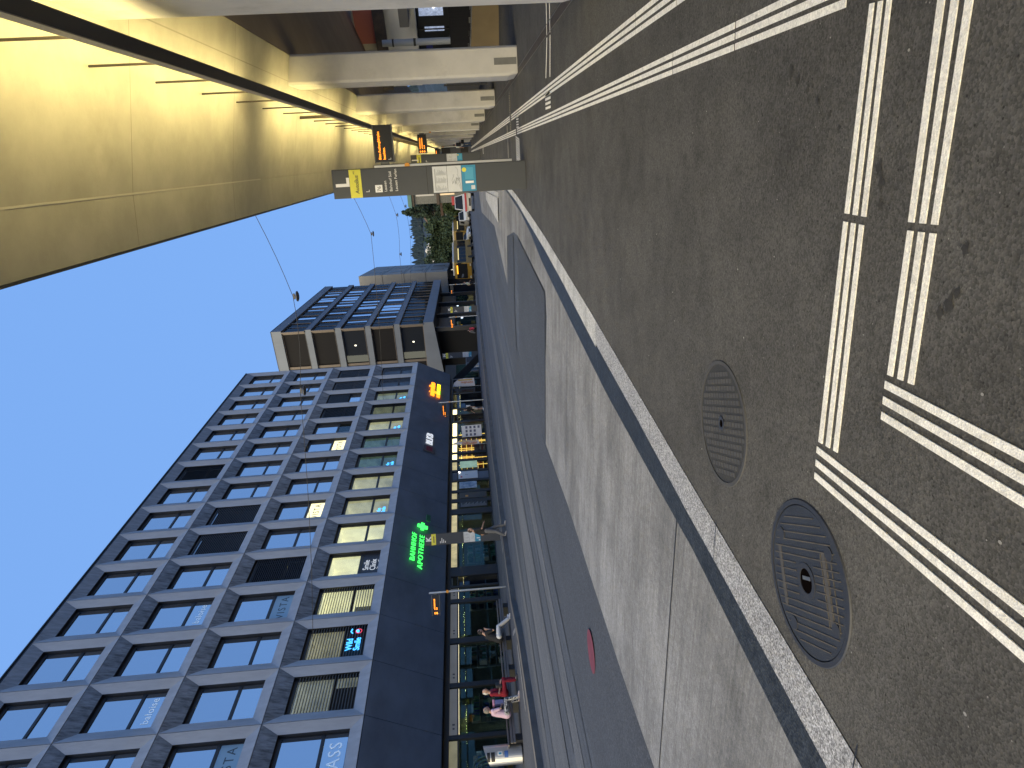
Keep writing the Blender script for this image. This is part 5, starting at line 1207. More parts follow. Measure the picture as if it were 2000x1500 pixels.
def people():
    def phone(t, V):
        obj('phone', MB().obox((V['wr'] + Vector((0, .09, .02))), (1, 0, 0), (0, .5, .86), (0, -.86, .5), (-.035, .035), (-.07, .07), (-.005, .005)), M_blk, t)
    J = stand(1.76, .24, .25, .05); J['wr'] = (.12, .34, 1.02); J['er'] = (.25, .10, 1.10)
    J['look'] = (.2, 1, -.25)
    person('man in black t-shirt and grey trousers walking with a phone before the K totem', (-17.42, 26.3, road_z(-17.42, 26.3)), R(-48), J, C_blk, C_grey, (.05, .035, .025), (.25, .25, .26), extra=phone)
    # bench sitters: bench runs along the pavement, its front looks at the road
    gz = lambda x, y: pave_z(x, y) + .0
    J = sit(1.75, .22, .62, .42); J['look'] = (0, 1, -.35); J['wl'] = (-.05, .42, .98); J['wr'] = (.07, .40, .95); J['el'] = (-.22, .26, .72); J['er'] = (.22, .26, .72)
    J['al'] = (-.12, .88, .12); J['ar'] = (.12, .74, .09); J['tl'] = (-.13, 1.03, .11); J['tr'] = (.13, .92, .035)
    person('man in black shirt and white trousers leaning forward at the far end of the bench', (-18.55, 20.75, gz(-18.55, 20.75) - .04), R(-20), J, C_blk, C_white, (.02, .016, .015), (.65, .65, .65))
    J = sit(1.64, .02, .40, .33); J['look'] = (.25, 1, -.05)
    def bag(t, V): obj('handbag', MB().box(-.17, .17, .20, .32, .56, .78), mat('bag_black', (.02, .02, .024), .6), t, bevel=.03)
    person('white haired woman in red, sitting on the bench with a black bag', (-18.35, 17.95, gz(-18.35, 17.95) - .04), R(-62), J, C_red, C_red, (.6, .6, .58), (.03, .03, .035), extra=bag, fem=True)
    J = sit(1.64, .10, .46, .36); J['look'] = (0, 1, -.1)
    def bag2(t, V):
        obj('shoulder_bag', MB().box(-.15, .15, .30, .44, .56, .86), mat('bag_blue', (.12, .14, .32), .7), t, bevel=.03)
        obj('bag_flap', MB().box(-.16, .16, .29, .45, .861, .93), mat('bag_pink', (.5, .25, .38), .7), t, bevel=.015)
    person('grey haired woman in pale pink top and zebra patterned trousers on the bench', (-18.15, 16.85, gz(-18.15, 16.85) - .04), R(-28), J, C_pink, C_pink, (.22, .20, .17), (.5, .42, .40), extra=bag2, fem=True, legmat=zebra())
    J = stand(1.66, .14, .2, .04)
    def pack(t, V): obj('bag', MB().box(-.16, .02, -.30, -.14, 1.08, 1.42), C_white, t, bevel=.04)
    person('woman in black top and white shorts walking with a white bag outside the grocery', (-22.3, 51.3, .63), R(150), J, C_blk, C_beige, (.04, .03, .025), (.6, .6, .6), extra=pack, fem=True, shorts=True, hairlen=.14)
    J = stand(1.75, .1, .1, .02)
    def rucksack(t, V): obj('rucksack', MB().box(-.16, .16, -.36, -.15, 1.0, 1.45), mat('rucksack_black', (.012, .012, .015), .8), t, bevel=.05); obj('holdall', MB().box(.05, .40, -.28, .05, .72, .98), MATS['rucksack_black'], t, bevel=.05)
    person('person with a black rucksack and jeans walking away under the canopy', (-2.75, 66, .0), R(10), J, C_white, C_jean, (.05, .035, .03), extra=rucksack)
    person('person in white shirt and dark trousers beside the farthest pillars', (-2.1, 80, .0), R(-30), stand(1.66, .05), C_white, C_jean, (.03, .025, .02))
    J = sit(1.7, .1, .42)
    def redbag(t, V): obj('red_bag', MB().box(-.32, .32, .32, .5, .5, 1.05), mat('bag_red', (.42, .03, .07), .7), t, bevel=.05)
    person('person in grey shirt with a big red bag waiting by the H totem', (-23.2, 75.0, .35), R(-55), J, C_grey, C_blk, (.03, .02, .02), extra=redbag)
    J = stand(1.7, .3, .3, .1)
    person('person in pale shirt stepping off the pavement before the dark ground floor', (-20.3, 86.5, .1), R(-60), J, mat('cloth_pale_green', (.35, .42, .4), .9), C_blk, (.03, .02, .02))
people()

# ------------------------------------------------------------------ street furniture
def furniture():
    # long slatted bench
    a, b = Vector((-18.6, 15.9, 0)), Vector((-19.1, 23.4, 0)); d = (b - a).normalized(); n = Vector((d.y, -d.x, 0)); z0 = pave_z(-18.7, 19)
    t = thing('bench', 'long dark slatted bench on black blocks along the far pavement', 'bench', (a.x, a.y, z0))
    L = (b - a).length
    wood = mat('bench_slat', (.20, .175, .16), .7, var=.3, vscale=6, stretch=(1, .1, 1))
    for k in range(4):
        mb = MB().obox((a.x, a.y, z0), d, n, (0, 0, 1), (0, L), (-.30 + k * .13, -.20 + k * .13), (.42, .46)); obj('seat_slat', mb, wood, t, True, bevel=.006)
    for k in range(2):
        mb = MB().obox((a.x, a.y, z0), d, n, (0, 0, 1), (0, L), (.225, .255), (.30 - k * .09, .37 - k * .09)); obj('front_slat', mb, wood, t, True, bevel=.006)
    for u in (.15, 1.75, 3.35, 4.95, L - .5):
        obj('leg', MB().obox((a.x, a.y, z0), d, n, (0, 0, 1), (u, u + .28), (-.24, .18), (-.04, .415)), M_blk, t, True)
    # litter bins: steel cylinders with a slanted lid
    def bin_(label, loc, h=1.22, r=.27, detail=True):
        t = thing('litter_bin', label, 'bin', loc, R(-50), 'steel litter bins')
        prof = MB(); n = 32; vs = []
        for zf in (0.04, 1):
            for k in range(n):
                an = 6.28319 * k / n; x, y = r * math.cos(an), r * math.sin(an)
                vs.append((x, y, .04 if zf < 1 else h - .10 + .10 * y / r))
        prof.add(vs, [tuple(range(n))[::-1], tuple(range(n, 2 * n))] + [(k, (k + 1) % n, n + (k + 1) % n, n + k) for k in range(n)])
        obj('body', prof, M_steel, t, smooth=False)
        obj('foot', MB().lathe((0, 0, 0), [(r - .03, -.03), (r - .03, .041)], 28), M_blk, t)
        def patch(nm, a0, a1, z0_, z1_, m, e=.004):
            mb = MB(); k = 8; o = []
            for q in range(k + 1):
                an = R(a0 + (a1 - a0) * q / k); o += [((r + e) * math.cos(an), (r + e) * math.sin(an), z0_), ((r + e) * math.cos(an), (r + e) * math.sin(an), z1_)]
            mb.add(o, [(2 * q, 2 * q + 2, 2 * q + 3, 2 * q + 1) for q in range(k)]); obj(nm, mb, m, t)
        patch('opening', -25, 28, h - .36, h - .24, M_blk); patch('opening', -25, 28, h - .21, h - .115, M_blk, .003)
        if detail:
            patch('sticker', 8, 30, h - .60, h - .45, M_white); patch('sticker_mark', 13, 24, h - .57, h - .48, M_blue, .007); patch('graffiti', -5, 30, h - .78, h - .66, mat('blue_scrawl', (.05, .12, .35), .5), .005)
        return t
    bin_('big steel litter bin with a blue sticker beside the pink-topped woman', (-18.85, 15.95, pave_z(-18.85, 15.95)), 1.25, .30)
    bin_('steel litter bin far off by the grey terrace screen', (-24.4, 67.3, .5), 1.3, .25, False)
    # sandwich board and the two fabric flags by the grocery
    t = thing('sandwich_board', 'white sandwich board with dark print outside the grocery', 'sign board', (-21.9, 46.3, .62), R(30))
    for s in (-1, 1): obj('panel', MB().obox((0, .22 * s, 0), (1, 0, 0), (0, -s * .11, .99), (0, .99, s * .11), (-.42, .42), (.35, 1.82), (-.012, .012)), mat('board_white', (.50, .51, .56), .5), t)
    obj('foot_frame', MB().tube([(-.4, -.3, .02), (.4, -.3, .02)], .02).tube([(-.4, .3, .02), (.4, .3, .02)], .02).tube([(-.4, -.3, .02), (-.42, -.2, .4)], .02).tube([(.4, .3, .02), (.42, .2, .4)], .02), M_blk, t)
    mb = MB()
    r = random.Random(2)
    for k in range(4):
        for q in range(3):
            if r.random() < .85: mb.obox((-.27 + q * .27, -.235 + .11 * (.55 + k * .3), .55 + k * .30), (1, 0, 0), (0, .11, .99), (0, -.99, .11), (-.09, .09), (-.08, .08), (.0, .006))
    obj('print_block', mb, mat('board_print', (.06, .07, .13), .6), t)
    def flag(label, loc, h, w, rz, lean):
        t = thing('beach_flag', label, 'flag', loc, rz, 'feather flags outside the grocery')
        obj('pole', MB().tube([(0, 0, 0), (0, 0, h * .75), (.05, 0, h)], [.018, .014, .008], 8), M_steel, t)
        pts = [(0.02, h * .22), (w, h * .24), (w * 1.02, h * .6), (w * .92, h * .8), (w * .55, h * .95), (.06, h)]
        mb = MB().extr([(x, .02 * math.sin(x * 4), z) for x, z in pts], (0, .01, 0))
        f = obj('cloth', mb, mat('flag_white', (.55, .54, .58), .8), t)
        q = text_mb('migrolino', .30, (w * .62, -.012, h * .28), (0, 0, 1), (-1, 0, 0), .002, 'LEFT', .95, 0, .006); obj('lettering', q, mat('flag_orange', (.5, .17, .06), .6), f)
        obj('print_bar', MB().box(w * .75, w * .9, -.006, -.002, h * .3, h * .8), mat('flag_ochre', (.45, .30, .06), .6), f)
    flag('white feather flag with orange print standing at the far corner', (-22.9, 57.8, .66), 2.55, .72, R(28), 0)
    flag('narrow white feather flag in front of the red grocery counter', (-22.3, 44.9, .64), 2.5, .30, R(28), 0)

furniture()

# ------------------------------------------------------------------ hanging street lamps and their wires
def lamps():
    proto = None
    def lamp(p, label):
        nonlocal proto
        if proto is None:
            proto = thing('street_lamp', label, 'street lamp', p, 0, 'disc lamps hung over the road')
            dm = mat('lamp_dark', (.05, .05, .055), .5)
            obj('disc', MB().lathe((0, 0, -.16), [(.10, .08), (.21, .045), (.215, .01), (.16, -.02)], 24), dm, proto)
            obj('stem', MB().tube([(0, 0, -.10), (0, 0, .0)], .035, 10), dm, proto)
            obj('clamp', MB().box(-.12, .12, -.03, .03, -.045, .03), dm, proto, bevel=.01)
            return proto
        return dup(proto, p, rnd.uniform(-.3, .3), label)
    L = [[(-6.72, 28.25, 8.35), (-10.42, 27.1, 8.4)], [(-8.4, 54.3, 8.35)], [(-10.0, 76.6, 8.4), (-14.1, 75.9, 8.4)], [(-10.3, 86.3, 8.2), (-15.1, 93, 8.4)], [(-16.4, 111, 8.25)]]
    lab = [['larger hanging disc lamp against the sky, nearest the canopy', 'hanging disc lamp in front of the office windows'], ['hanging disc lamp on the second wire, against open sky'], ['small disc lamp on the third wire beside the L totem top', 'small disc lamp on the third wire near the grey block'],
           ['tiny disc lamp on the fourth wire above the conifer tip', 'tiny disc lamp on the fourth wire above the hill'], ['tiny disc lamp lowest of all, just above the wooded hill']]
    ends = [((-2.0, 29.6, 10.3), (FX + .05, 24.0, 8.9)), ((-3.7, 55.2, 10.4), (-21.7, 52.0, 8.7)), ((-4.9, 77.5, 10.2), (-21.85, 77, 8.9)), ((-5.4, 86, 9.9), (-23, 92, 9.2)), ((-6.9, 112, 10.2), (-24.8, 115.5, 8.8))]
    for k, ps in enumerate(L):
        for p, lb in zip(ps, lab[k]): lamp(p, lb)
        a, b = ends[k]
        P = [a] + [(x, y, z + .04) for x, y, z in ps] + [b]
        mb = MB()
        for i in range(len(P) - 1):
            A, B = Vector(P[i]), Vector(P[i + 1]); n = 6
            mb.tube([A.lerp(B, q / n) - Vector((0, 0, .12 * (1 - (2 * q / n - 1) ** 2))) for q in range(n + 1)], .012 if k == 0 else .016, 5)
        tag(obj('span_wire', mb, M_blk), ['thin span wire from canopy edge across to the office windows', 'span wire running to the corner of the banded office', 'third span wire, carrying two small lamps', 'fourth span wire before the grey block', 'farthest and lowest span wire over the road'][k], 'wire', 'span wires over the road')
    for k, (a, b) in enumerate(ends):     # short masts on the canopy roof hold the near ends
        t = thing('wire_mast', ['short mast on the canopy roof holding the nearest span wire', 'short mast on the canopy roof holding the second span wire', 'short mast on the canopy roof holding the third span wire', 'short mast on the canopy roof holding the fourth span wire', 'short mast on the canopy roof holding the farthest span wire'][k], 'mast', (a[0], a[1], 5.2), 0, 'wire masts on the canopy')
        obj('pole', MB().tube([(.03, 0, 0), (.03, 0, a[2] - 5.1)], .05, 10), M_anod, t); obj('base_plate', MB().box(-.12, .18, -.15, .15, -.02, .03), M_anod, t)
lamps()
# ------------------------------------------------------------------ vehicles far down the road
M_tyre = mat('tyre', (.02, .02, .02), .8); M_vglass = glass_mat('vehicle_glass', (.6, .62, .65), .03, .02, (.015, .017, .02), add=.14)
M_hl = mat('headlight_on', (1, 1, 1), .3, emit=(1, .97, .85), estr=9); M_tail = mat('tail_lamp', (.3, .02, .02), .4)
def wheel(mb, x, y, r, w):
    mb.tube([(x - w / 2, y, r), (x + w / 2, y, r)], r, 18)
def bus(label, loc, rz, body, skirt, L=12, stripe=None, lights=False, disp=True):
    """front looks towards -y"""
    t = thing('bus', label, 'bus', loc, rz); W = 2.5; H = 3.05
    f = MB()
    prof = [(.0, .35), (.0, 1.15), (.10, 2.6), (.35, H - .02), (L - .1, H - .02), (L, 2.7), (L, .35)]
    f.extr([(-W / 2, y, z) for y, z in prof], (W, 0, 0)); obj('body', f, body, t, bevel=.06)
    obj('roof_unit', MB().box(-W / 2 + .15, W / 2 - .15, 1.2, L - .6, H - .019, H + .22), mat('bus_roof_white', (.6, .6, .6), .5), t, bevel=.05)
    obj('windscreen', MB().extr([(-W / 2 + .12, -.02, 1.12), (W / 2 - .12, -.02, 1.12), (W / 2 - .12, .115, 2.70), (-W / 2 + .12, .115, 2.70)], (0, -.03, 0)), M_vglass, t)
    if disp: obj('destination_display', MB().box(-W / 2 + .85, W / 2 - .35, -.02, .10, 2.50, 2.68), mat('bus_display', (.9, .4, .02), .5, emit=(1, .40, .03), estr=1.0), t)
    for s in (-1, 1):
        x = s * W / 2
        g = MB()
        for k in range(6): g.box(min(x, x + s * .012), max(x, x + s * .012), .55 + k * (L - .9) / 6, .55 + (k + 1) * (L - .9) / 6 - .09, 1.22, 2.52)
        obj('side_window', g, M_vglass, t)
        obj('side_lamp_row', MB().box(min(x + s * .0125, x + s * .016), max(x + s * .0125, x + s * .016), 1.4, L * .62, 2.30, 2.44), mat('bus_inside_glow', (.9, .7, .25), .5, emit=(1, .76, .28), estr=.4), t) if lights else None
        obj('skirt', MB().box(min(x, x + s * .01), max(x, x + s * .01), .1, L - .05, .36, .98), skirt, t)
        if stripe: obj('stripe', MB().box(min(x, x + s * .014), max(x, x + s * .014), .1, L - .05, .99, 1.2), stripe, t)
        wb = MB()
        for y in (2.6, L - 3.2): wheel(wb, x - s * .12, y, .48, .3)
        obj('wheel', wb, M_tyre, t)
        obj('mirror', MB().box(x + s * .02, x + s * .2, -.32, -.22, 2.0, 2.5) if s > 0 else MB().box(x - .2, x - .02, -.32, -.22, 2.0, 2.5), M_blk, t)
        obj('headlight', MB().box(s * .95 - .18, s * .95 + .18, -.03, .03, .55, .75), M_hl if lights == 2 else mat('headlight_off', (.4, .4, .38), .2), t)
    obj('bumper', MB().box(-W / 2 + .02, W / 2 - .02, -.05, .02, .30, .50), M_blk, t)
    return t
def car(label, loc, rz, body, L=4.3, H=1.5, van=False, lights=False):
    t = thing('parked_car', label, 'car', loc, rz, 'cars standing by the far bus stop'); W = 1.8
    prof = [(0, .28), (.02, .66), (.1, .78), (1.0, .92), (1.75, H - .06), (2.1, H), (L - 1.1, H - .02), (L - .25, .98), (L - .02, .85), (L, .3)] if not van else [(0, .3), (.02, .9), (.6, 1.15), (1.25, H - .1), (1.5, H), (L - .05, H - .02), (L, .35)]
    vs = []
    for s, n in ((-1, 0), (1, 0)):
        for y, z in prof: vs.append((s * (W / 2 - max(0, (z - .9)) * .22), y, z))
    n = len(prof); fs = [tuple(range(n)), tuple(range(n, 2 * n))[::-1]] + [(i, (i + 1) % n, n + (i + 1) % n, n + i) for i in range(n)]
    obj('body', MB().add(vs, fs), body, t, bevel=.05)
    k = 3 if not van else 2
    a, b = prof[k], prof[k + 1]
    e = .012; w0, w1 = W / 2 - max(0, a[1] - .9) * .22 - .12, W / 2 - max(0, b[1] - .9) * .22 - .1
    obj('windscreen', MB().extr([(-w0, a[0] + .05, a[1] + .02 + e), (w0, a[0] + .05, a[1] + .02 + e), (w1, b[0], b[1] + e), (-w1, b[0], b[1] + e)], (0, -.02, .02)), M_vglass, t)
    for s in (-1, 1):
        xo = lambda z: s * (W / 2 - max(0, z - .9) * .22 + .004)
        g = MB(); z0, z1 = (.95, H - .12) if not van else (1.2, H - .2)
        ya = 1.35 if not van else 1.5; yb = L - .7 if not van else L - 1.6
        g.add([(xo(z0), ya, z0), (xo(z0), yb, z0), (xo(z1), yb - .35, z1), (xo(z1), ya + .6, z1)], [(0, 1, 2, 3)]); obj('side_window', g, M_vglass, t)
        wb = MB()
        for y in (.85, L - .85): wheel(wb, s * (W / 2 - .08), y, .31, .2)
        obj('wheel', wb, M_tyre, t)
        obj('headlight', MB().box(s * .62 - .16, s * .62 + .16, -.02, .06, .62, .76), M_hl if lights else mat('headlight_off', (.4, .4, .38), .2), t)
    obj('grille', MB().box(-.4, .4, -.02, .03, .36, .56), M_blk, t)
    return t
def vehicles():
    Y = mat('bus_yellow', (.27, .165, .022), .5, var=.1); Yd = mat('bus_yellow_skirt', (.24, .145, .02), .5)
    R_ = mat('bus_red', (.33, .02, .03), .4); Wt = mat('bus_white', (.42, .42, .43), .35)
    bus('yellow bus with an orange display, facing us beside the grey block', (-21.9, 101.5, .05), R(-9), Y, Yd, 10.5, lights=1)
    bus('yellow bus with bright headlights waiting behind the first yellow bus', (-19.9, 118, .02), R(-6), Y, Yd, 11, lights=2, disp=False)
    v = car('white van with a red stripe and red roof box, partly hidden behind the L totem', (-8.75, 74, road_z(-8.75, 74)), R(8), Wt, 5.0, 2.05, True)
    obj('stripe', MB().box(-.905, .905, -.03, .0, .78, .98), R_, v); obj('stripe', MB().box(-.908, -.902, .1, 4.9, .80, 1.02).box(.902, .908, .1, 4.9, .80, 1.02), R_, v); obj('roof_box', MB().box(-.2, .7, 1.6, 2.6, 2.05, 2.35), R_, v, bevel=.04); v['category'] = 'van'; del v['group']
    car('small pale car with blue trim in front of the shop lights', (-17.6, 112, .0), R(58), mat('car_pale_blue', (.5, .55, .62), .3), 4.0, 1.45)
    car('white van nearest the red and white bus', (-15.7, 116, .0), R(20), mat('car_white', (.55, .55, .55), .3), 4.9, 2.0, True)
    car('silver car between the white van and the trees', (-17.2, 124, .0), R(40), mat('car_silver', (.3, .31, .32), .3, metal=.4), 4.3, 1.5, False, True)
    t = thing('delivery_tricycle', 'small yellow delivery cart beside the pale car', 'cart', (-18.9, 116, .0), R(50))
    obj('box', MB().box(-.5, .5, 0, 1.2, .5, 1.5), Y, t, bevel=.05); w = MB(); wheel(w, -.45, .1, .3, .08); wheel(w, .45, .1, .3, .08); wheel(w, 0, 1.5, .3, .08); obj('wheel', w, M_tyre, t); obj('frame', MB().tube([(0, 1.1, .5), (0, 1.5, .3), (0, 1.6, 1.0)], .03, 6), M_blk, t)
vehicles()

# ------------------------------------------------------------------ trees, hill and houses at the end of the road
def tree(name, label, loc, h, cr, kind, leaf, seed, n=5200, group='trees at the end of the road', trunk=.3):
    r = random.Random(seed)
    t = thing(name, label, 'tree', loc, r.random() * 6, group)
    tr = MB(); tr.tube([(0, 0, -.3), (.05, 0, h * .2), (0, .1, h * .45), (.1, 0, h * .8)], [trunk, trunk * .75, trunk * .55, trunk * .15], 10)
    for k in range(7):
        a = r.random() * 6.28; z = h * r.uniform(.25, .6); l = cr * r.uniform(.5, .9)
        tr.tube([(0, 0, z), (math.cos(a) * l * .5, math.sin(a) * l * .5, z + h * .1), (math.cos(a) * l, math.sin(a) * l, z + h * .16)], [trunk * .35, trunk * .2, .03], 6)
    obj('trunk', tr, mat('bark', (.05, .04, .03), .9, var=.3), t)
    mb = MB()
    if kind == 'round':
        cl = [(Vector((r.gauss(0, cr * .42), r.gauss(0, cr * .42), h * r.uniform(.28, .9))), r.uniform(.14, .30) * cr) for _ in range(60)]
        cl = [(c, q) for c, q in cl if (c.x ** 2 + c.y ** 2) ** .5 < cr * (1 - abs(c.z / h - .52) * 1.1)]
    else:
        cl = []
        for k in range(70):
            z = r.uniform(.08, 1) ; rad = cr * (1 - z) ** .8 * r.uniform(.4, 1); a = r.random() * 6.28
            cl.append((Vector((rad * math.cos(a), rad * math.sin(a), h * z)), cr * (.10 + .2 * (1 - z))))
    per = n // len(cl)
    for c, q in cl:
        for _ in range(per):
            d = Vector((r.gauss(0, 1), r.gauss(0, 1), r.gauss(0, .8))).normalized() * q * r.uniform(.5, 1.05)
            p = c + d; s = r.uniform(.11, .24) * (cr / 5) ** .4
            a = Vector((r.gauss(0, 1), r.gauss(0, 1), r.gauss(0, 1))).normalized(); b = a.cross(Vector((r.gauss(0, 1), r.gauss(0, 1), r.gauss(0, 1)))).normalized()
            mb.add([p - a * s - b * s * .6, p + a * s - b * s * .6, p + a * s + b * s * .6, p - a * s + b * s * .6], [(0, 1, 2, 3)])
    obj('crown', mb, leaf, t, fix=False)
    return t
def background():
    l1 = mat('leaf_green', (.075, .115, .055), .8, var=.45, vscale=.8); l2 = mat('leaf_dark', (.045, .075, .045), .8, var=.45, vscale=.9); l3 = mat('leaf_fresh', (.085, .13, .05), .8, var=.4, vscale=.9)
    tree('broad_tree', 'big round green tree behind the yellow buses', (-21.8, 127.5, 0), 8.3, 4.9, 'round', l1, 1, 14000)
    tree('broad_tree', 'smaller dark round tree touching the grey block', (-31, 158, 0), 11.5, 4.2, 'round', l2, 2, 6000)
    tree('conifer', 'dark pointed conifer with the tallest tip', (-19.2, 150, .5), 13.4, 3.6, 'cone', l2, 3, 8000)
    tree('broad_tree', 'dark broad tree leaning against the conifer', (-18.2, 152, 0), 10.6, 4.0, 'round', l2, 4, 8000)
    tree('broad_tree', 'low bright green tree over the white van', (-17.6, 138, 0), 5.2, 2.5, 'round', l3, 5, 4000)
    tree('broad_tree', 'tall dark tree beside the grey stone house', (-15.4, 160, 0), 12.4, 3.6, 'round', l2, 6, 5000)
    tree('broad_tree', 'hazy green tree between conifer and big round tree', (-23.5, 185, 0), 10.5, 4.5, 'round', l2, 9, 4000)
    # stone house with a pale rendered gable and a green copper eave
    t = thing('stone_house', 'grey stone house with white panels and green copper eave behind the L totem', 'house', (-12.5, 133, 0))
    obj('wall', MB().box(-15.3, -8, 130, 140, 0, 10.4), mat('grey_stone', (.20, .20, .18), .9, var=.35, vscale=4), t, True)
    rf = obj('roof', MB().extr([(-15.9, 129.4, 10.42), (-7.5, 129.4, 10.42), (-7.5, 129.4, 11.1), (-15.6, 129.4, 11.1)], (0, 11, 0)), mat('copper_green', (.10, .2, .17), .7), t, True)
    obj('eave', MB().box(-15.6, -7.6, 129.6, 140, 10.0, 10.419), mat('eave_brown', (.1, .08, .06), .8), rf, True)
    obj('ledge', MB().box(-15.5, -7.8, 129.7, 130, 5.4, 5.9), mat('ledge_brown', (.09, .07, .055), .8), t, True)
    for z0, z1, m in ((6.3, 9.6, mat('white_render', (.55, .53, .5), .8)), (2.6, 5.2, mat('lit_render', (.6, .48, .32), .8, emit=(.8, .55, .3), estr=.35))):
        p = obj('white_panel', MB().box(-13.9, -8.2, 129.93, 129.997, z0, z1), m, t, True)
        mb = MB()
        for k in range(5): mb.box(-13.6 + k * 1.1, -13.1 + k * 1.1, 129.9, 129.929, z0 + .4, z1 - .5)
        obj('window', mb, M_vglass, p, True)
    # long brown station shelter with lit shops beneath
    t = thing('station_shelter', 'long flat brown-roofed shelter with lit white signs beneath the trees', 'shelter', (-20, 143, 0))
    obj('roof', MB().box(-30, -13.6, 141, 147, 5.15, 5.7), mat('shelter_brown', (.10, .065, .052), .8), t, True)
    obj('lower_roof', MB().box(-29, -13.8, 139.5, 141, 2.4, 3.1), mat('shelter_brown2', (.08, .055, .048), .8), t, True)
    obj('panel', MB().box(-23.5, -16.6, 140.6, 141.2, 3.3, 4.9), mat('shelter_silver', (.22, .24, .28), .4, metal=.2), t, True)
    obj('wall', MB().box(-30, -13.6, 142, 146.5, 0, 5.14), mat('shelter_dark', (.06, .045, .04), .8), t, True)
    obj('lit_front', MB().box(-24.2, -15, 141.85, 141.995, .3, 2.3), room_mat('shelter_lit', (.5, .35, .16), .28, .5, 1.5), t, True)
    for x in (-17.6, -22.0): obj('lit_sign', MB().box(x - .9, x + .9, 139.3, 139.5, 1.9, 2.2), mat('white_lit_sign', (1, .97, .95), .5, emit=(1, .95, .92), estr=3), t, True)
    for k, x in enumerate((-15, -18.5, -22, -25.5)): obj('post', MB().tube([(x, 140, 0), (x, 140, 2.4)], .09, 8), M_anod, t, True)
    # houses on the slope
    def house(label, x, y, z, w, d, h, wall, roof, wn=3):
        t = thing('far_house', label, 'house', (x, y, z), 0, 'houses on the slope')
        obj('wall', MB().box(-w / 2, w / 2, 0, d, -6, h), wall, t)
        obj('roof', MB().extr([(-w / 2 - .4, -.4, h + .01), (w / 2 + .4, -.4, h + .01), (0, -.4, h + w * .32)], (0, d + .8, 0)), roof, t)
        mb = MB()
        for k in range(wn):
            for q in range(2): mb.box(-w / 2 + w * (k + .3) / wn, -w / 2 + w * (k + .7) / wn, -.03, -.002, h * (.15 + .45 * q), h * (.4 + .45 * q))
        obj('window', mb, M_vglass, t)
    w1 = mat('far_wall_cream', (.50, .42, .33), .8); w2 = mat('far_wall_white', (.62, .62, .62), .8); r1 = mat('far_roof_brown', (.10, .07, .06), .8); r2 = mat('far_roof_pale', (.5, .5, .52), .7)
    house('cream house with a round white arch in front, below the hill', -28.5, 205, 5.2, 7, 8, 4.4, w1, r1)
    house('white roofed house between the round tree and the hill', -38.5, 210, 8.0, 9, 9, 2.6, w2, r2, 2)
    house('brown roofed house higher up the slope', -33.0, 260, 10, 9, 9, 4.5, w1, r1, 4)
    house('small white house beside the conifer', -26, 215, 4, 6, 8, 3.2, w2, r1, 3)
    house('pale house low on the slope by the grey block', -44, 215, 5, 8, 8, 4, w2, r2, 3)
    # wooded hill
    r = random.Random(11); mb = MB(); n = 90; rows = 12; vs = []
    for j in range(rows + 1):
        v = j / rows
        for i in range(n + 1):
            u = i / n; x = -330 + u * 560; y = 560 + v * 380
            top = 62 + 8 * math.sin(u * 5 + .6) - 26 * max(0, u - .62) - 22 * max(0, .3 - u)
            z = -2 + (v ** .8) * top + (r.uniform(-2.2, 2.6) if j > 1 else 0)
            vs.append((x, y, z))
    fs = [(j * (n + 1) + i, j * (n + 1) + i + 1, (j + 1) * (n + 1) + i + 1, (j + 1) * (n + 1) + i) for j in range(rows) for i in range(n)]
    mb.add(vs, fs); struct('hill', mb, mat('hill_wood', (.014, .032, .050), .95, var=.4, vscale=.06))  # blue of the distant haze is mixed into the hill colour
    mb = MB()
    for k in range(2600):
        u = r.random(); v = .72 + .28 * r.random(); i = int(u * n); j = min(rows, int(v * rows + .5)); p = vs[j * (n + 1) + i]
        x, y, z = p[0] + r.uniform(-3, 3), p[1] + r.uniform(-14, 4), p[2]; s = r.uniform(1.6, 3.0); hh = r.uniform(4, 8)
        mb.add([(x - s, y, z - 1), (x + s, y, z - 1), (x, y - s, z - 1), (x, y, z + hh)], [(0, 2, 3), (2, 1, 3), (1, 0, 3)])
    tag(obj('hill_forest', mb, mat('hill_fir', (.012, .029, .044), .95, var=.3, vscale=.1), fix=False), 'dark fir forest covering the far hill, tinted blue for distance', 'forest', kind='stuff')  # fir colour carries the haze blue too
background()

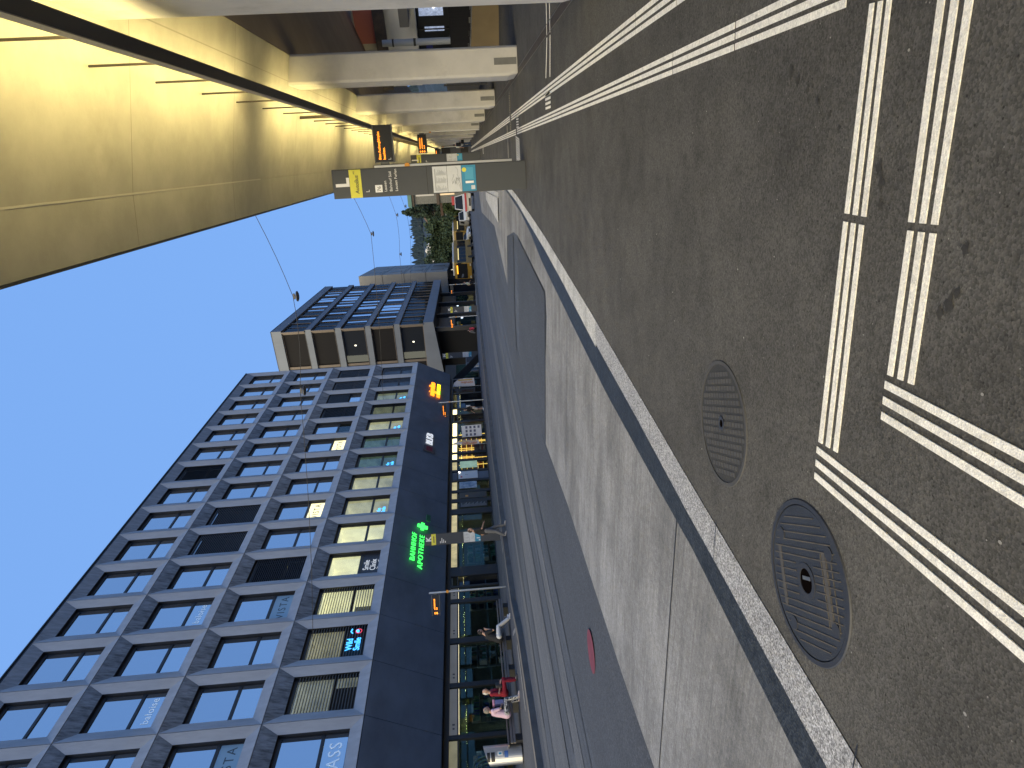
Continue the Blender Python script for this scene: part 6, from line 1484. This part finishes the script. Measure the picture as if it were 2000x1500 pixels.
# ------------------------------------------------------------------ behind the pillars: stair, second platform, dark kiosk
def behind():
    a, b = Vector((6.5, 16.8, 0)), Vector((.95, 20.1, 0)); d = (b - a).normalized(); n = Vector((d.y, -d.x, 0))
    L = (b - a).length
    t = thing('stair_wall', 'tan concrete stair flank with dark railing panels behind the pillars', 'stair', (3, 18.9, 0))
    top = lambda u: .10 + .62 * u / L + .0
    tan = mat('tan_render', (.19, .14, .07), .8, var=.15, vscale=2)
    P = lambda u, z: Vector((a.x + d.x * u, a.y + d.y * u, z))
    k0 = L - 1.9
    obj('flank', MB().extr([P(0, 0), P(L, 0), P(L, .78), P(0, -.05 + .30)], -n * .15 if n.y > 0 else n * .15), tan, t, True)
    obj('coping', MB().extr([P(0, -.02), P(L, -.02), P(L, .025), P(0, .025)], n * .06 if n.y < 0 else -n * .06), mat('coping_blue_grey', (.10, .11, .15), .6), t, True)
    st_ = MB()
    for k in range(40):
        u = k * L / 40; z = .25 + .53 * u / L
        st_.extr([P(u, z + .005), P(u + L / 40 - .012, z + .005), P(u + L / 40 - .012, z + .05 + .03 * (k % 2)), P(u, z + .05 + .03 * (k % 2))], n * .05 if n.y < 0 else -n * .05)
    obj('step_edge', st_, mat('step_grey', (.22, .22, .22), .8, var=.5, vscale=9), t, True)
    obj('railing_panel', MB().extr([P(0, .27), P(L, .80), P(L, 1.235), P(0, 1.20)], -n * .05 if n.y > 0 else n * .05), mat('railing_dark', (.018, .018, .02), .8, spec=.1, var=.2, vscale=5, stretch=(6, 6, .2)), t, True)
    obj('railing_post', (lambda m: [m.extr([P(u, .3), P(u + .03, .3), P(u + .03, 1.25), P(u, 1.25)], n * .03 if n.y < 0 else -n * .03) for u in (k0 - 2, k0 - 1, k0, k0 + .9, L - .06)] and m)(MB()), M_blk, t, True)
    # station building across the tracks
    t = thing('station_hall', 'station hall with black glazing under a white fascia beyond the pillars', 'building', (6, 34, 0))
    a2, b2 = Vector((14, 29.5, 0)), Vector((1.6, 37.2, 0)); d2 = (b2 - a2).normalized(); n2 = Vector((-d2.y, d2.x, 0)); 
    if n2.y > 0: n2 = -n2
    L2 = (b2 - a2).length; up = Vector((0, 0, 1))
    obj('wall', MB().obox(a2, d2, -n2, up, (0, L2), (0, 4), (0, 2.75)), mat('hall_black', (.012, .013, .014), .3), t, True)
    obj('fascia', MB().obox(a2 + n2 * .6, d2, -n2, up, (0, L2), (0, 5), (2.752, 4.12)), mat('fascia_white', (.8, .81, .82), .6), t, True)
    obj('beam', MB().obox(a2 + n2 * .9, d2, -n2, up, (0, L2), (0, 5), (4.125, 4.62)), mat('beam_navy', (.035, .035, .06), .6, var=.4, vscale=1.2, col2=(.16, .13, .12)), t, True)
    obj('parapet', MB().obox(a2 + n2 * .4, d2, -n2, up, (0, L2), (0, 5), (4.625, 5.6)), mat('parapet_pale', (.55, .54, .54), .7), t, True)
    obj('red_panel', MB().obox(a2 + n2 * .42, d2, n2, up, (L2 - 7, L2 - 2.05), (0, .05), (4.63, 5.5)), mat('panel_red', (.5, .17, .17), .6), t, True)
    obj('downstand', MB().obox(a2 + n2 * .65, d2, n2, up, (0, L2 - 3.4), (0, 1.2), (3.0, 3.4)), mat('downstand_grey', (.20, .2, .2), .7), t, True)
    obj('window_light', MB().obox(a2 + n2 * .02, d2, n2, up, (L2 - 4.3, L2 - 3.0), (0, .03), (1.5, 2.6)), mat('cold_screen', (.6, .7, .9), .5, emit=(.55, .68, 1), estr=.22, var=.9, vscale=5, col2=(.02, .02, .03)), t, True)
    obj('window_light', MB().obox(a2 + n2 * .02, d2, n2, up, (L2 - 2.5, L2 - 2.3), (0, .03), (1.5, 2.4)), mat('cold_screen', (.6, .7, .9)), t, True)
    obj('lamp', MB().ball(a2 + d2 * (L2 - 3.5) + n2 * .2 + up * 1.9, .09, 10, 6), mat('white_lamp', (1, 1, 1)), t, True)
    obj('blue_sign', MB().obox(a2 + n2 * .05, d2, n2, up, (L2 - 1.8, L2 - 1.5), (0, .04), (2.1, 2.4)), mat('blue_plate', (.02, .03, .22), .5), t, True)
    mul = MB()
    for k in range(12): mul.obox(a2 + n2 * .01, d2, n2, up, (k * L2 / 12, k * L2 / 12 + .06), (0, .06), (1.0, 2.74))
    obj('mullion', mul, M_anod, t, True)
    t = thing('steel_column', 'slim pale steel column standing in front of the white station fascia', 'column', (2.9, 33.6, 0)); obj('shaft', MB().tube([(0, 0, 0), (0, 0, 4.2)], .14, 16), mat('column_pale', (.42, .46, .52), .5), t); obj('collar', MB().lathe((0, 0, 2.75), [(.155, 0), (.155, .10)], 16).lathe((0, 0, 3.7), [(.16, 0), (.16, .07)], 16), M_anod, t)
    J = stand(1.7, 0, .1); person('person in white shirt seen through the gap behind the first far pillar', (2.25, 32.0, 0), R(90), J, C_white, C_blk, (.05, .04, .03))
    t = thing('added_dark_wall', 'unseen dark wall added on the right to darken the shop glass reflections', 'wall', (17, 40, 0)); obj('wall', MB().box(17, 18, -30, 27, 0, 7.5), mat('added_wall_dark', (.05, .052, .05), .8, var=.3), t, True); obj('coping', MB().box(16.9, 18.1, -30, 27, 7.502, 7.7), M_grey, t, True)  # unseen wall, added to keep bright sky out of the shop glass reflections
    # closing wall of the farther bays and the blue panel
    t = thing('platform_fence', 'dark slatted fence along the tracks between the farther pillars', 'fence', (*st(2.4, 40), 0))
    obj('panel', MB().extr([P3(2.5, 21.5, .25), P3(2.5, 110, .25), P3(2.5, 110, 1.5), P3(2.5, 21.5, 1.5)], (.05, 0, 0)), mat('fence_dark', (.04, .04, .044), .6), t, True)
    mb = MB()
    for k in range(30): mb.extr([P3(2.47, 21.6 + k * 3, 0), P3(2.47, 21.68 + k * 3, 0), P3(2.47, 21.68 + k * 3, 1.6), P3(2.47, 21.6 + k * 3, 1.6)], (.07, 0, 0))
    obj('post', mb, M_anod, t, True)
    t = thing('blue_hoarding', 'blue panel showing in the gap before the third pillar', 'panel', (*st(3.2, 44), 0)); obj('board', MB().extr([P3(3.0, 40, 1.55), P3(3.0, 60, 1.55), P3(3.0, 60, 3.2), P3(3.0, 40, 3.2)], (.08, 0, 0)), mat('hoarding_blue', (.03, .035, .16), .6), t, True); obj('leg', MB().extr([P3(3.02, 42, 0), P3(3.02, 42.2, 0), P3(3.02, 42.2, 1.6), P3(3.02, 42, 1.6)], (.06, 0, 0)), M_anod, t, True)
    t = thing('platform_kiosk', 'dark kiosk closing the far end of the platform', 'kiosk', (*st(.2, 96), 0))
    obj('wall', MB().extr([P3(-.9, 100, 0), P3(2.2, 100, 0), P3(2.2, 100, 3.6), P3(-.9, 100, 3.6)], (-.2, 4, 0)), mat('kiosk_dark', (.022, .02, .019), .6), t, True)
    obj('poster', MB().extr([P3(.2, 99.97, 1.0), P3(1.2, 99.97, 1.0), P3(1.2, 99.97, 2.4), P3(.2, 99.97, 2.4)], (0, -.03, 0)), mat('kiosk_poster', (.08, .08, .08), .5), t, True)
    obj('lamp_globe', MB().ball(P3(-.5, 99.5, 4.2), .55, 16, 10), mat('globe_pale', (.3, .3, .3), .5), t, True)
behind()
bpy.context.view_layer.update()
